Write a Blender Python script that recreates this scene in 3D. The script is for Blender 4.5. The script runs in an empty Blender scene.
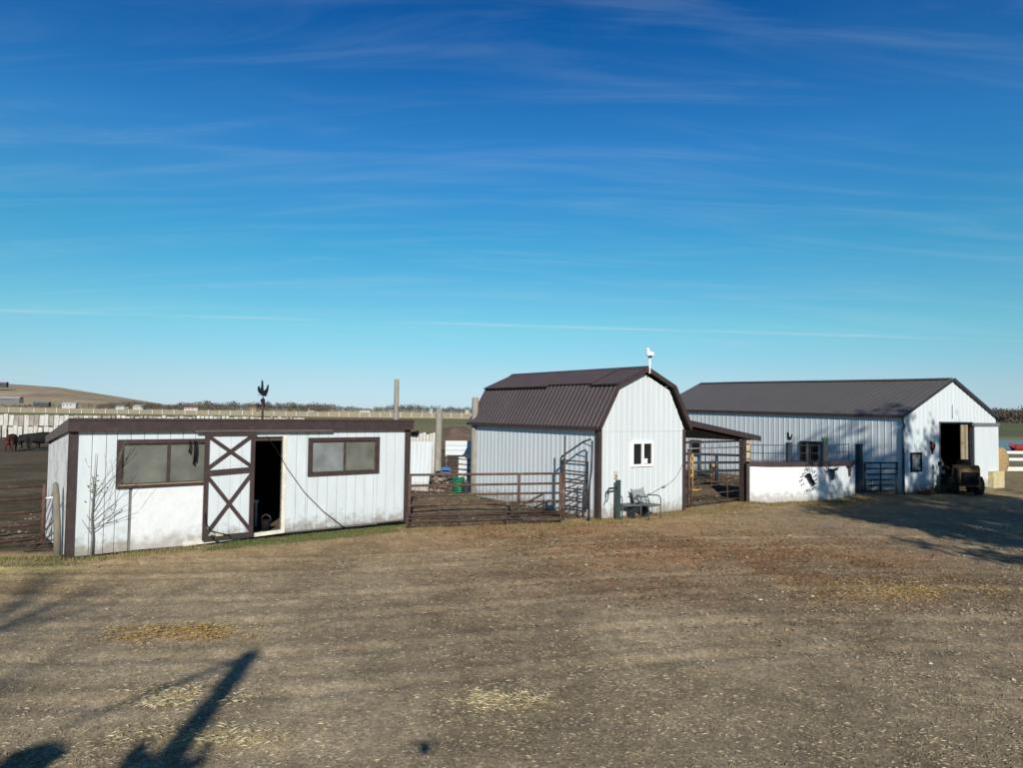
import bpy, bmesh, math, random
import numpy as np
from mathutils import Vector, Matrix, noise
random.seed(7); rng = np.random.default_rng(11)
S = bpy.context.scene
COL = S.collection
rad = math.radians
# ------------------------------------------------------------------ camera
HC = 3.1
cd = bpy.data.cameras.new('camera'); cam = bpy.data.objects.new('camera', cd); COL.objects.link(cam)
cd.sensor_width = 36; cd.lens = 711/1023*36; cd.clip_start = 0.05; cd.clip_end = 9000
cam.matrix_world = Matrix.Translation((0, 0, HC)) @ Matrix.Rotation(rad(92.3), 4, 'X') @ Matrix.Rotation(rad(0.8), 4, 'Z')
S.camera = cam
# ------------------------------------------------------------------ sky and sun
SUN = Vector((-0.1002, 0.9072, -0.4085)).normalized()          # the way the light travels
W = bpy.data.worlds.new('World'); S.world = W; W.use_nodes = True
nt = W.node_tree; nt.nodes.clear()
def N(nt, t, **k):
    n = nt.nodes.new(t)
    for a, b in k.items(): setattr(n, a, b)
    return n
sky = N(nt, 'ShaderNodeTexSky', sky_type='NISHITA', sun_disc=False)
sky.sun_elevation = math.asin(-SUN.z); sky.sun_rotation = math.atan2(-SUN.x, -SUN.y)
sky.altitude = 300; sky.air_density = 1.0; sky.dust_density = 0.0; sky.ozone_density = 7.0
hs = N(nt, 'ShaderNodeHueSaturation'); hs.inputs['Saturation'].default_value = 1.0; hs.inputs['Value'].default_value = 1.0
nt.links.new(sky.outputs[0], hs.inputs['Color'])
tc = N(nt, 'ShaderNodeTexCoord')
sep = N(nt, 'ShaderNodeSeparateXYZ'); nt.links.new(tc.outputs['Generated'], sep.inputs[0])
# sky tint by height above the horizon, the same all the way round
rp = N(nt, 'ShaderNodeValToRGB'); nt.links.new(sep.outputs['Z'], rp.inputs[0])
TINT = [(0.009, (0.436, 0.500, 0.619, 1)),
        (0.046, (0.525, 0.538, 0.535, 1)),
        (0.116, (0.468, 0.671, 0.525, 1)),
        (0.225, (0.241, 0.650, 0.581, 1)),
        (0.35, (0.194, 0.581, 0.679, 1)),
        (0.49, (0.034, 0.381, 0.590, 1)),
        (0.66, (0.100, 0.180, 0.230, 1)),  # overhead sky darkened and greyed to weaken the fill in shadows
        (1.0, (0.115, 0.140, 0.155, 1))]
while len(rp.color_ramp.elements) < len(TINT): rp.color_ramp.elements.new(0.5)
for e_, (p_, c_) in zip(rp.color_ramp.elements, TINT): e_.position = p_
for e_, (p_, c_) in zip(rp.color_ramp.elements, TINT): e_.color = c_
tint = N(nt, 'ShaderNodeMixRGB', blend_type='MULTIPLY'); tint.inputs[0].default_value = 1; nt.links.new(hs.outputs[0], tint.inputs[1]); nt.links.new(rp.outputs[0], tint.inputs[2])
dbl = N(nt, 'ShaderNodeVectorMath', operation='SCALE'); dbl.inputs['Scale'].default_value = 2.0; nt.links.new(tint.outputs[0], dbl.inputs[0])
# thin cirrus: noise on the plane overhead, stretched across
dv = N(nt, 'ShaderNodeMath', operation='ADD'); dv.inputs[1].default_value = 0.12; nt.links.new(sep.outputs['Z'], dv.inputs[0])
dx = N(nt, 'ShaderNodeMath', operation='DIVIDE'); dy = N(nt, 'ShaderNodeMath', operation='DIVIDE')
nt.links.new(sep.outputs['X'], dx.inputs[0]); nt.links.new(dv.outputs[0], dx.inputs[1])
nt.links.new(sep.outputs['Y'], dy.inputs[0]); nt.links.new(dv.outputs[0], dy.inputs[1])
cmb = N(nt, 'ShaderNodeCombineXYZ'); nt.links.new(dx.outputs[0], cmb.inputs[0]); nt.links.new(dy.outputs[0], cmb.inputs[1])
def cirrus(scale, rot, loc, seed_scale, lo, hi, amt, dist):
    mp = N(nt, 'ShaderNodeMapping'); mp.inputs['Scale'].default_value = scale; mp.inputs['Rotation'].default_value = (0, 0, rot)
    mp.inputs['Location'].default_value = loc
    nt.links.new(cmb.outputs[0], mp.inputs[0])
    nz = N(nt, 'ShaderNodeTexNoise'); nz.inputs['Scale'].default_value = seed_scale; nz.inputs['Detail'].default_value = 9
    nz.inputs['Roughness'].default_value = 0.62; nz.inputs['Distortion'].default_value = dist
    nt.links.new(mp.outputs[0], nz.inputs['Vector'])
    mr = N(nt, 'ShaderNodeMapRange', interpolation_type='SMOOTHSTEP'); mr.inputs[1].default_value = lo; mr.inputs[2].default_value = hi; mr.inputs[4].default_value = amt
    nt.links.new(nz.outputs[0], mr.inputs[0]); return mr
c1 = cirrus((0.45, 1.1, 1), 0.15, (6.3, 2.2, 0), 0.9, 0.42, 0.85, 0.12, 0.5)
c2 = cirrus((0.55, 3.2, 1), 0.06, (2.7, 7.2, 0), 1.5, 0.42, 0.82, 0.13, 0.7)
sm = c2
# one old contrail: a thin band along a great circle
nrm = Vector((-0.7207, 1, 0.1342)).cross(Vector((0.0956, 1, 0.1215))).normalized()
dt = N(nt, 'ShaderNodeVectorMath', operation='DOT_PRODUCT'); dt.inputs[1].default_value = nrm; nt.links.new(tc.outputs['Generated'], dt.inputs[0])
ab = N(nt, 'ShaderNodeMath', operation='ABSOLUTE'); nt.links.new(dt.outputs['Value'], ab.inputs[0])
bm_ = N(nt, 'ShaderNodeMapRange', interpolation_type='SMOOTHSTEP'); bm_.inputs[1].default_value = 0.0; bm_.inputs[2].default_value = 0.0028; bm_.inputs[3].default_value = 0.36; bm_.inputs[4].default_value = 0; nt.links.new(ab.outputs[0], bm_.inputs[0])
cn = N(nt, 'ShaderNodeTexNoise'); cn.inputs['Scale'].default_value = 5; cn.inputs['Detail'].default_value = 3; nt.links.new(tc.outputs['Generated'], cn.inputs['Vector'])
cm = N(nt, 'ShaderNodeMapRange'); cm.inputs[1].default_value = 0.35; cm.inputs[2].default_value = 0.6; nt.links.new(cn.outputs[0], cm.inputs[0])
ml = N(nt, 'ShaderNodeMath', operation='MULTIPLY'); nt.links.new(bm_.outputs[0], ml.inputs[0]); nt.links.new(cm.outputs[0], ml.inputs[1])
sm2 = N(nt, 'ShaderNodeMath', operation='ADD'); nt.links.new(sm.outputs[0], sm2.inputs[0]); nt.links.new(ml.outputs[0], sm2.inputs[1]); sm = sm2
mx = N(nt, 'ShaderNodeMixRGB'); mx.inputs[2].default_value = (3.2, 6.4, 9.2, 1)
nt.links.new(c1.outputs[0], mx.inputs[0]); nt.links.new(dbl.outputs[0], mx.inputs[1])
mx1 = mx; mx = N(nt, 'ShaderNodeMixRGB'); mx.inputs[2].default_value = (6.6, 8.4, 9.5, 1)
nt.links.new(sm.outputs[0], mx.inputs[0]); nt.links.new(mx1.outputs[0], mx.inputs[1])
bg = N(nt, 'ShaderNodeBackground'); bg.inputs['Strength'].default_value = 0.085
wo = N(nt, 'ShaderNodeOutputWorld')
nt.links.new(mx.outputs[0], bg.inputs[0]); nt.links.new(bg.outputs[0], wo.inputs[0])
sl = bpy.data.lights.new('sun', 'SUN'); so = bpy.data.objects.new('sun', sl); COL.objects.link(so)
sl.energy = 4.9; sl.angle = rad(0.53); sl.color = (1.0, 0.935, 0.82)
so.rotation_euler = SUN.to_track_quat('-Z', 'Y').to_euler(); so.location = (0, -20, 30)
S.view_settings.view_transform = 'Standard'; S.view_settings.look = 'None'; S.view_settings.exposure = 0.0; S.view_settings.gamma = 1
S.render.engine = 'CYCLES'
# ------------------------------------------------------------------ materials
MATS = {}
def mat(name, col, rough=0.7, metal=0.0, var=0.12, vscale=3.0, bump=0.0, bscale=40.0, spec=0.3, col2=None, c2scale=2.0, c2lo=0.55, c2hi=0.7, stretch=None, attr=None, streak=0):
    if name in MATS: return MATS[name]
    m = bpy.data.materials.new(name); m.use_nodes = True; t = m.node_tree; b = t.nodes['Principled BSDF']
    b.inputs['Roughness'].default_value = rough; b.inputs['Metallic'].default_value = metal; b.inputs['Specular IOR Level'].default_value = spec
    tc = N(t, 'ShaderNodeNewGeometry'); src = tc.outputs['Position']
    if stretch:
        mp = N(t, 'ShaderNodeMapping'); mp.inputs['Scale'].default_value = stretch; t.links.new(src, mp.inputs[0]); src = mp.outputs[0]
    nz = N(t, 'ShaderNodeTexNoise'); nz.inputs['Scale'].default_value = vscale; nz.inputs['Detail'].default_value = 6; nz.inputs['Roughness'].default_value = 0.65
    t.links.new(src, nz.inputs['Vector'])
    if attr:
        a = N(t, 'ShaderNodeAttribute', attribute_name=attr); csrc = a.outputs['Color']
    else:
        rgb = N(t, 'ShaderNodeRGB'); rgb.outputs[0].default_value = (*col, 1); csrc = rgb.outputs[0]
    mr = N(t, 'ShaderNodeMapRange'); mr.inputs[1].default_value = 0.3; mr.inputs[2].default_value = 0.7; mr.inputs[3].default_value = 1-var; mr.inputs[4].default_value = 1+var
    t.links.new(nz.outputs[0], mr.inputs[0])
    mu = N(t, 'ShaderNodeVectorMath', operation='SCALE'); t.links.new(csrc, mu.inputs[0]); t.links.new(mr.outputs[0], mu.inputs['Scale'])
    out = mu.outputs[0]
    if col2:
        n2 = N(t, 'ShaderNodeTexNoise'); n2.inputs['Scale'].default_value = c2scale; n2.inputs['Detail'].default_value = 8; n2.inputs['Roughness'].default_value = 0.7
        t.links.new(src, n2.inputs['Vector'])
        m2 = N(t, 'ShaderNodeMapRange', interpolation_type='SMOOTHSTEP'); m2.inputs[1].default_value = c2lo; m2.inputs[2].default_value = c2hi
        t.links.new(n2.outputs[0], m2.inputs[0])
        mm = N(t, 'ShaderNodeMixRGB'); mm.inputs[2].default_value = (*col2, 1)
        t.links.new(m2.outputs[0], mm.inputs[0]); t.links.new(out, mm.inputs[1]); out = mm.outputs[0]
    if streak:   # dirt splashed up the foot of a wall (object z, metres)
        sp = N(t, 'ShaderNodeSeparateXYZ'); t.links.new(tc.outputs['Position'], sp.inputs[0])
        n3 = N(t, 'ShaderNodeTexNoise'); n3.inputs['Scale'].default_value = 6; n3.inputs['Detail'].default_value = 5; t.links.new(tc.outputs['Position'], n3.inputs['Vector'])
        ad = N(t, 'ShaderNodeMath', operation='MULTIPLY_ADD'); ad.inputs[1].default_value = -0.9; t.links.new(n3.outputs[0], ad.inputs[0]); t.links.new(sp.outputs['Z'], ad.inputs[2])
        m3 = N(t, 'ShaderNodeMapRange', interpolation_type='SMOOTHSTEP'); m3.inputs[1].default_value = -0.42; m3.inputs[2].default_value = 0.05; m3.inputs[3].default_value = streak; m3.inputs[4].default_value = 0
        t.links.new(ad.outputs[0], m3.inputs[0])
        m4 = N(t, 'ShaderNodeMixRGB'); m4.inputs[2].default_value = (0.22, 0.17, 0.12, 1)
        t.links.new(m3.outputs[0], m4.inputs[0]); t.links.new(out, m4.inputs[1]); out = m4.outputs[0]
    t.links.new(out, b.inputs['Base Color'])
    if bump:
        nb = N(t, 'ShaderNodeTexNoise'); nb.inputs['Scale'].default_value = bscale; nb.inputs['Detail'].default_value = 5
        t.links.new(src, nb.inputs['Vector'])
        bp = N(t, 'ShaderNodeBump'); bp.inputs['Strength'].default_value = 1; bp.inputs['Distance'].default_value = bump
        t.links.new(nb.outputs[0], bp.inputs['Height']); t.links.new(bp.outputs[0], b.inputs['Normal'])
    MATS[name] = m; return m
WHITE = mat('white_metal', (0.58, 0.635, 0.67), 0.42, var=0.05, vscale=1.2, bump=0.012, bscale=1.6, streak=0.7, stretch=(1.6, 1.6, 0.35), col2=(0.47, 0.455, 0.42), c2scale=3.0, c2lo=0.58, c2hi=0.9)
WHITEB = mat('white_board_paint', (0.595, 0.655, 0.695), 0.6, var=0.07, vscale=2.5, bump=0.004, bscale=3, streak=0.75, col2=(0.46, 0.45, 0.41), c2scale=3.5, c2lo=0.57, c2hi=0.88, stretch=(1.6, 1.6, 0.4))
WHITEW = mat('whitewash', (0.70, 0.73, 0.76), 0.8, var=0.06, vscale=3, bump=0.01, bscale=9, col2=(0.55, 0.50, 0.44), c2scale=4.5, c2lo=0.6, c2hi=0.8, streak=0.6)
PEEL = mat('peeling_plywood', (0.66, 0.67, 0.68), 0.8, var=0.1, vscale=4, bump=0.004, bscale=20, col2=(0.40, 0.40, 0.39), c2scale=4.5, c2lo=0.48, c2hi=0.66, stretch=(1, 1, 0.6))
SILL = mat('worn_white_timber', (0.70, 0.66, 0.58), 0.7, var=0.18, vscale=8, bump=0.004, bscale=30, col2=(0.25, 0.2, 0.15), c2scale=14, c2lo=0.6, c2hi=0.72)
BROWN = mat('brown_trim', (0.052, 0.036, 0.036), 0.6, var=0.22, vscale=5, bump=0.003, bscale=25, col2=(0.10, 0.075, 0.07), c2scale=7, c2lo=0.55, c2hi=0.75)
FADE = mat('faded_grey_board', (0.13, 0.11, 0.105), 0.85, var=0.35, vscale=9, bump=0.006, bscale=40, stretch=(1, 1, 4))
ROOFM = mat('brown_metal_roof', (0.078, 0.060, 0.062), 0.48, var=0.10, vscale=1.5, spec=0.4, col2=(0.098, 0.078, 0.076), c2scale=1.1, c2lo=0.5, c2hi=0.75)
ROOFG = mat('grey_brown_metal_roof', (0.128, 0.118, 0.114), 0.5, var=0.08, vscale=0.6, spec=0.35)
FELT = mat('dark_roof_felt', (0.05, 0.037, 0.034), 0.9, var=0.3, vscale=6, bump=0.006, bscale=60)
DARK = mat('near_black_shade', (0.009, 0.008, 0.007), 0.95, var=0.3, spec=0.05)
WHITEC = mat('clean_white_board_paint', (0.595, 0.655, 0.695), 0.6, var=0.05, vscale=5)
BACK = mat('dark_joint', (0.16, 0.16, 0.16), 0.9, var=0.2)
PLANK = mat('bare_plank', (0.17, 0.125, 0.085), 0.8, var=0.3, vscale=6, bump=0.004, bscale=30, stretch=(1, 6, 6))
POST = mat('weathered_post', (0.29, 0.27, 0.23), 0.85, var=0.25, vscale=6, bump=0.008, bscale=18, stretch=(3, 3, 0.5), col2=(0.16, 0.15, 0.13), c2scale=8, c2lo=0.52, c2hi=0.7)
FENCEW = mat('grey_white_plank', (0.53, 0.52, 0.49), 0.85, var=0.28, vscale=2.0, stretch=(2, 2, 0.6), col2=(0.26, 0.2, 0.16), c2scale=2.5, c2lo=0.55, c2hi=0.75)
RUST = mat('rusty_pipe', (0.100, 0.058, 0.044), 0.75, var=0.3, vscale=7, bump=0.003, bscale=40, col2=(0.19, 0.14, 0.12), c2scale=5, c2lo=0.5, c2hi=0.7)
RUSTD = mat('dark_rusty_pipe', (0.055, 0.036, 0.030), 0.7, var=0.3, vscale=7, col2=(0.13, 0.09, 0.075), c2scale=4, c2lo=0.5, c2hi=0.7)
BLUEP = mat('dark_blue_pipe', (0.030, 0.040, 0.052), 0.5, var=0.25, vscale=5, col2=(0.06, 0.05, 0.045), c2scale=6)
BLACK = mat('black_metal', (0.008, 0.009, 0.012), 0.8, var=0.2, spec=0.1)
RUBBER = mat('black_rubber', (0.014, 0.014, 0.014), 0.8, var=0.3)
GREENP = mat('green_paint', (0.040, 0.066, 0.062), 0.5, var=0.2, vscale=8)
GREENB = mat('bright_green_plastic', (0.012, 0.16, 0.075), 0.45, var=0.3, vscale=9)
BLUEB = mat('blue_plastic', (0.05, 0.14, 0.33), 0.5, var=0.3, vscale=9)
YELL = mat('yellow_paint', (0.50, 0.30, 0.05), 0.55, var=0.3, vscale=9, col2=(0.2, 0.09, 0.04), c2scale=8)
YELLM = mat('yellow_machine_paint', (0.16, 0.085, 0.02), 0.45, var=0.25, vscale=5, col2=(0.07, 0.045, 0.03), c2scale=5, c2lo=0.5, c2hi=0.65)
REDP = mat('red_paint', (0.28, 0.035, 0.025), 0.5, var=0.15)
GREYP = mat('grey_chair_metal', (0.10, 0.115, 0.12), 0.5, var=0.2)
SLING = mat('grey_sling', (0.30, 0.32, 0.33), 0.8, var=0.15)
GREYT = mat('grey_rail_metal', (0.22, 0.23, 0.24), 0.4, metal=0.4, var=0.15)
BEIGE = mat('beige_plastic', (0.5, 0.46, 0.38), 0.6, var=0.1)
VINYL = mat('white_vinyl', (0.85, 0.85, 0.85), 0.4, var=0.03)
HAY = mat('hay', (0.36, 0.25, 0.12), 0.95, var=0.35, vscale=10, bump=0.03, bscale=14, col2=(0.22, 0.15, 0.08), c2scale=6)
HAYP = mat('pale_hay', (0.52, 0.44, 0.26), 0.95, var=0.3, vscale=10, bump=0.03, bscale=14)
BARK = mat('bark', (0.11, 0.095, 0.08), 0.9, var=0.3, vscale=10, bump=0.01, bscale=30)
TWIG = mat('grey_twig', (0.20, 0.18, 0.155), 0.85, var=0.25, vscale=20)
TANW = mat('tan_board', (0.30, 0.235, 0.15), 0.75, var=0.2, vscale=5)
LOGW = mat('pale_log', (0.46, 0.38, 0.25), 0.8, var=0.25, vscale=7, bump=0.01, bscale=20)
def glass(name, col, rough=0.08):
    m = bpy.data.materials.new(name); m.use_nodes = True; t = m.node_tree; b = t.nodes['Principled BSDF']
    tc = N(t, 'ShaderNodeNewGeometry'); nz = N(t, 'ShaderNodeTexNoise'); nz.inputs['Scale'].default_value = 2.6; nz.inputs['Detail'].default_value = 5
    t.links.new(tc.outputs['Position'], nz.inputs['Vector'])
    cr = N(t, 'ShaderNodeMixRGB'); cr.inputs[1].default_value = (*[c*0.35 for c in col], 1); cr.inputs[2].default_value = (*[c*1.5 for c in col], 1)  # mottling painted into the pane colour in place of reflections
    t.links.new(nz.outputs[0], cr.inputs[0]); t.links.new(cr.outputs[0], b.inputs['Base Color'])
    b.inputs['Roughness'].default_value = rough; b.inputs['Specular IOR Level'].default_value = 0.6
    return m
GLASSG = glass('painted_reflection_glass', (0.15, 0.16, 0.14), 0.12)
GLASSB = glass('painted_reflection_blue_glass', (0.21, 0.235, 0.24), 0.12)
GLASSD = glass('dark_window_glass', (0.012, 0.014, 0.017), 0.06)
PICT = mat('painted_tree_reflection', (0.10, 0.13, 0.13), 0.2, var=0.5, vscale=6, spec=0.6, col2=(0.35, 0.40, 0.40), c2scale=4, c2lo=0.5, c2hi=0.56)  # pale blotches painted as a reflection in the pane
# ------------------------------------------------------------------ mesh builder
class MB:
    def __init__(s): s.v = []; s.f = []; s.m = []; s.smooth = []
    def add(s, vs, fs, mi=0, sm=False):
        o = len(s.v); s.v += [tuple(v) for v in vs]
        for f in fs: s.f.append([i+o for i in f]); s.m.append(mi); s.smooth.append(sm)
        return s
    def box(s, a, b, mi=0):
        x0, x1 = sorted((a[0], b[0])); y0, y1 = sorted((a[1], b[1])); z0, z1 = sorted((a[2], b[2]))
        vs = [(x0,y0,z0),(x1,y0,z0),(x1,y1,z0),(x0,y1,z0),(x0,y0,z1),(x1,y0,z1),(x1,y1,z1),(x0,y1,z1)]
        return s.add(vs, [(0,3,2,1),(4,5,6,7),(0,1,5,4),(1,2,6,5),(2,3,7,6),(3,0,4,7)], mi)
    def bar(s, p, q, w, t, up=(0,0,1), mi=0):          # rectangular bar from p to q
        p, q = Vector(p), Vector(q); d = (q-p).normalized(); u = Vector(up)
        a = d.cross(u)
        if a.length < 1e-4: a = d.cross(Vector((0,1,0)))
        a.normalize(); b = a.cross(d)
        vs = []
        for c in (p, q):
            for i, j in ((-1,-1),(1,-1),(1,1),(-1,1)): vs.append(c + a*(i*w/2) + b*(j*t/2))
        return s.add(vs, [(0,1,2,3),(7,6,5,4),(0,4,5,1),(1,5,6,2),(2,6,7,3),(3,7,4,0)], mi)
    def tube(s, pts, r, n=8, mi=0):
        pts = [Vector(p) for p in pts]; rr = r if isinstance(r, (list, tuple)) else [r]*len(pts)
        o = []; prev = None
        for i, p in enumerate(pts):
            d = (pts[min(i+1, len(pts)-1)] - pts[max(i-1, 0)]).normalized()
            if prev is None:
                a = d.cross(Vector((0,0,1)))
                if a.length < 0.05: a = d.cross(Vector((0,1,0)))
            else: a = prev - d*prev.dot(d)
            a.normalize(); prev = a; b = d.cross(a)
            for k in range(n):
                t = 2*math.pi*k/n; o.append(p + (a*math.cos(t) + b*math.sin(t))*rr[i])
        fs = []
        for i in range(len(pts)-1):
            for k in range(n):
                k2 = (k+1) % n; fs.append((i*n+k, (i+1)*n+k, (i+1)*n+k2, i*n+k2))
        base = len(s.v); s.add(o, fs, mi, True)
        s.f.append([base+k for k in range(n)]); s.m.append(mi); s.smooth.append(False)
        s.f.append([base+(len(pts)-1)*n+k for k in range(n)][::-1]); s.m.append(mi); s.smooth.append(False)
        return s
    def prism(s, poly, f0, f1, mi=0):                  # poly: 2D points, f0/f1 map (u,v) to 3D
        n = len(poly); vs = [f0(*p) for p in poly] + [f1(*p) for p in poly]
        fs = [tuple(range(n))[::-1], tuple(range(n, 2*n))] + [(i, (i+1) % n, n+(i+1) % n, n+i) for i in range(n)]
        return s.add(vs, fs, mi)
    def quad(s, *p, mi=0): return s.add(p, [tuple(range(len(p)))], mi)
    def ribbed(s, p00, p10, p01, p11, pitch, h, w=0.05, mi=0, nrm=None, nv=1):   # sheet with ribs running p00->p01, spaced along p00->p10
        p00, p10, p01, p11 = map(Vector, (p00, p10, p01, p11))
        L = (p10-p00).length; n = max(1, round(L/pitch)); nr = (p10-p00).cross(p01-p00).normalized() if nrm is None else Vector(nrm)
        prof = []
        for i in range(n):
            a = i/n; prof += [(a, 0)]
            c = (i+0.5)/n; hw = w/2/L
            prof += [(c-hw*1.6, 0), (c-hw*0.7, h), (c+hw*0.7, h), (c+hw*1.6, 0)]
        prof.append((1, 0)); m = len(prof); vs = []
        for j in range(nv+1):
            for (u, e) in prof:
                a = p00.lerp(p10, u); b = p01.lerp(p11, u); vs.append(a.lerp(b, j/nv) + nr*e)
        fs = [(j*m+i, j*m+i+1, (j+1)*m+i+1, (j+1)*m+i) for j in range(nv) for i in range(m-1)]
        return s.add(vs, fs, mi)
    def wall(s, x0, x1, ztop, z0, holes, pitch, h, w=0.04, mi=0, axis='x', off=0.0, sgn=-1, breaks=()):
        # ribbed vertical cladding in plane y=off (axis x) or x=off (axis y) with rectangular holes [(a,b,zlo,zhi)]
        xs = {x0: 0, x1: 0}; n = round((x1-x0)/pitch); P = []
        def e_at(x):
            k = (x-x0)/((x1-x0)/n) % 1.0; d = abs(k-0.5)*((x1-x0)/n)
            return h if d <= w*0.35+1e-6 else (0 if d >= w*0.8-1e-6 else h*(w*0.8-d)/(w*0.45))
        st = (x1-x0)/n
        X = [x0, x1] + list(breaks)
        for i in range(n):
            c = x0+(i+0.5)*st; X += [c-w*0.8, c-w*0.35, c+w*0.35, c+w*0.8]
        for hh in holes: X += [hh[0], hh[1]]
        X = sorted(set(round(x, 5) for x in X if x0-1e-6 <= x <= x1+1e-6))
        for a, b in zip(X[:-1], X[1:]):
            if b-a < 1e-4: continue
            c = (a+b)/2; segs = [(z0, None)]; hs_ = sorted([q for q in holes if q[0] < c < q[1]], key=lambda q: q[2])
            lo = z0; out = []
            for q in hs_:
                if q[2] > lo: out.append((lo, q[2]))
                lo = q[3]
            out.append((lo, None))
            for (l, t) in out:
                ta = ztop(a) if t is None else t; tb = ztop(b) if t is None else t
                ea, eb = sgn*e_at(a), sgn*e_at(b)
                if axis == 'x': vs = [(a, off+ea, l), (b, off+eb, l), (b, off+eb, tb), (a, off+ea, ta)]
                else: vs = [(off+ea, a, l), (off+eb, b, l), (off+eb, b, tb), (off+ea, a, ta)]
                s.add(vs, [(0,1,2,3)], mi)
        return s
    def mesh(s, name, mats):
        me = bpy.data.meshes.new(name); me.from_pydata(s.v, [], s.f)
        for m in (mats if isinstance(mats, (list, tuple)) else [mats]): me.materials.append(m)
        me.polygons.foreach_set('material_index', s.m); me.polygons.foreach_set('use_smooth', s.smooth); me.update(); return me
    def build(s, name, mats, parent=None, label=None, loc=None):
        o = bpy.data.objects.new(name, s.mesh(name, mats)); COL.objects.link(o)
        if parent is not None: o.parent = parent
        if loc is not None: o.location = loc
        if label: o['label'] = label
        return o
def tag(o, label=None, cat=None, group=None, kind=None):
    if label: o['label'] = label
    if cat: o['category'] = cat
    if group: o['group'] = group
    if kind: o['kind'] = kind
    return o
def thing(name, loc, rot, label, cat, group=None):
    o = bpy.data.objects.new(name, None); COL.objects.link(o); o.location = (*loc[:2], loc[2] if len(loc) > 2 else 0); o.rotation_euler = (0, 0, rot)
    o.empty_display_size = 0.2
    return tag(o, label, cat, group)
def part(name, me, parent, loc=(0,0,0), rot=(0,0,0), label=None):
    o = bpy.data.objects.new(name, me); COL.objects.link(o); o.parent = parent; o.location = loc; o.rotation_euler = rot
    if label: o['label'] = label
    return o
BOXC = {}
def boxpart(name, a, b, m, parent, label=None):        # alike boxes share one mesh
    sz = tuple(round(abs(b[i]-a[i]), 3) for i in range(3)); key = (sz, m.name)
    if key not in BOXC: BOXC[key] = MB().box((0,0,0), sz).mesh(name, m)
    return part(name, BOXC[key], parent, tuple(min(a[i], b[i]) for i in range(3)), label=label)
def dup(o, parent=None, loc=None, rot=None, label=None):
    c = o.copy(); COL.objects.link(c); c.parent = parent
    if loc is not None: c.location = loc
    if rot is not None: c.rotation_euler = (0, 0, rot)
    if label: c['label'] = label
    for ch in list(o.children): dup(ch, c)
    return c
def lathe(mb, prof, c=(0,0,0), n=16, mi=0, axis='z'):
    vs = []
    for r, z in prof:
        for k in range(n):
            t = 2*math.pi*k/n
            p = (c[0]+r*math.cos(t), c[1]+r*math.sin(t), c[2]+z) if axis == 'z' else ((c[0]+z, c[1]+r*math.cos(t), c[2]+r*math.sin(t)) if axis == 'x' else (c[0]+r*math.cos(t), c[1]+z, c[2]+r*math.sin(t)))
            vs.append(p)
    fs = [(i*n+k, i*n+(k+1) % n, (i+1)*n+(k+1) % n, (i+1)*n+k) for i in range(len(prof)-1) for k in range(n)]
    fs += [tuple(range(n))[::-1], tuple((len(prof)-1)*n+k for k in range(n))]
    return mb.add(vs, fs, mi, True)
# vectorised value noise
def vnoise(x, y, seed=0):
    xi = np.floor(x).astype(np.int64); yi = np.floor(y).astype(np.int64); fx = x-xi; fy = y-yi
    fx = fx*fx*(3-2*fx); fy = fy*fy*(3-2*fy)
    def h(a, b):
        n = (a*374761393 + b*668265263 + seed*974711) & 0x7fffffff; n = ((n ^ (n >> 13))*1274126177) & 0x7fffffff
        return ((n ^ (n >> 16)) & 0xffff)/65535.0
    return (h(xi,yi)*(1-fx)+h(xi+1,yi)*fx)*(1-fy)+(h(xi,yi+1)*(1-fx)+h(xi+1,yi+1)*fx)*fy
def fbm(x, y, o=4, seed=0):
    s = 0; a = 0.5; t = 0
    for i in range(o): s = s+a*vnoise(x*2**i+17*i, y*2**i-9*i, seed+i); t += a; a *= 0.5
    return s/t
def sstep(a, b, x): t = np.clip((x-a)/(b-a), 0, 1); return t*t*(3-2*t)
# ------------------------------------------------------------------ ground: one sheet out to the horizon
SL = np.array((-8.99, 14.59)); SR = np.array((-2.83, 19.68)); BL = np.array((2.60, 20.91)); BR = np.array((5.61, 23.11)); GL = np.array((16.07, 29.19)); GR = np.array((22.30, 32.75))
A1, A2, A3 = math.atan2(*(SR-SL)[::-1]), math.atan2(*(BR-BL)[::-1]), math.atan2(*(GR-GL)[::-1])
LINE = np.array([(-60, 9.5), (-12, 14.6), (-8.99, 14.9), (-2.83, 19.7), (1.6, 20.6), (5.6, 23.4), (8.5, 25.6), (11.8, 26.6), (13.9, 28.6), (16.07, 29.3), (22.3, 32.8), (60, 50)])
def linedist(x, y):                                     # signed: >0 behind the yard's edge
    yl = np.interp(x, LINE[:,0], LINE[:,1]); return y-yl
def axisarr(fa, fb, step, lo, hi, g=1.09):
    a = list(np.arange(fa, fb+1e-6, step)); s = step; v = fb
    while v < hi: s *= g; v += s; a.append(v)
    s = step; v = fa; b = []
    while v > lo: s *= g; v -= s; b.append(v)
    return np.array(b[::-1]+a)
TRACKS = ((11.6, 0.17), (15.0, 0.24), (8.6, 0.12))
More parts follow.
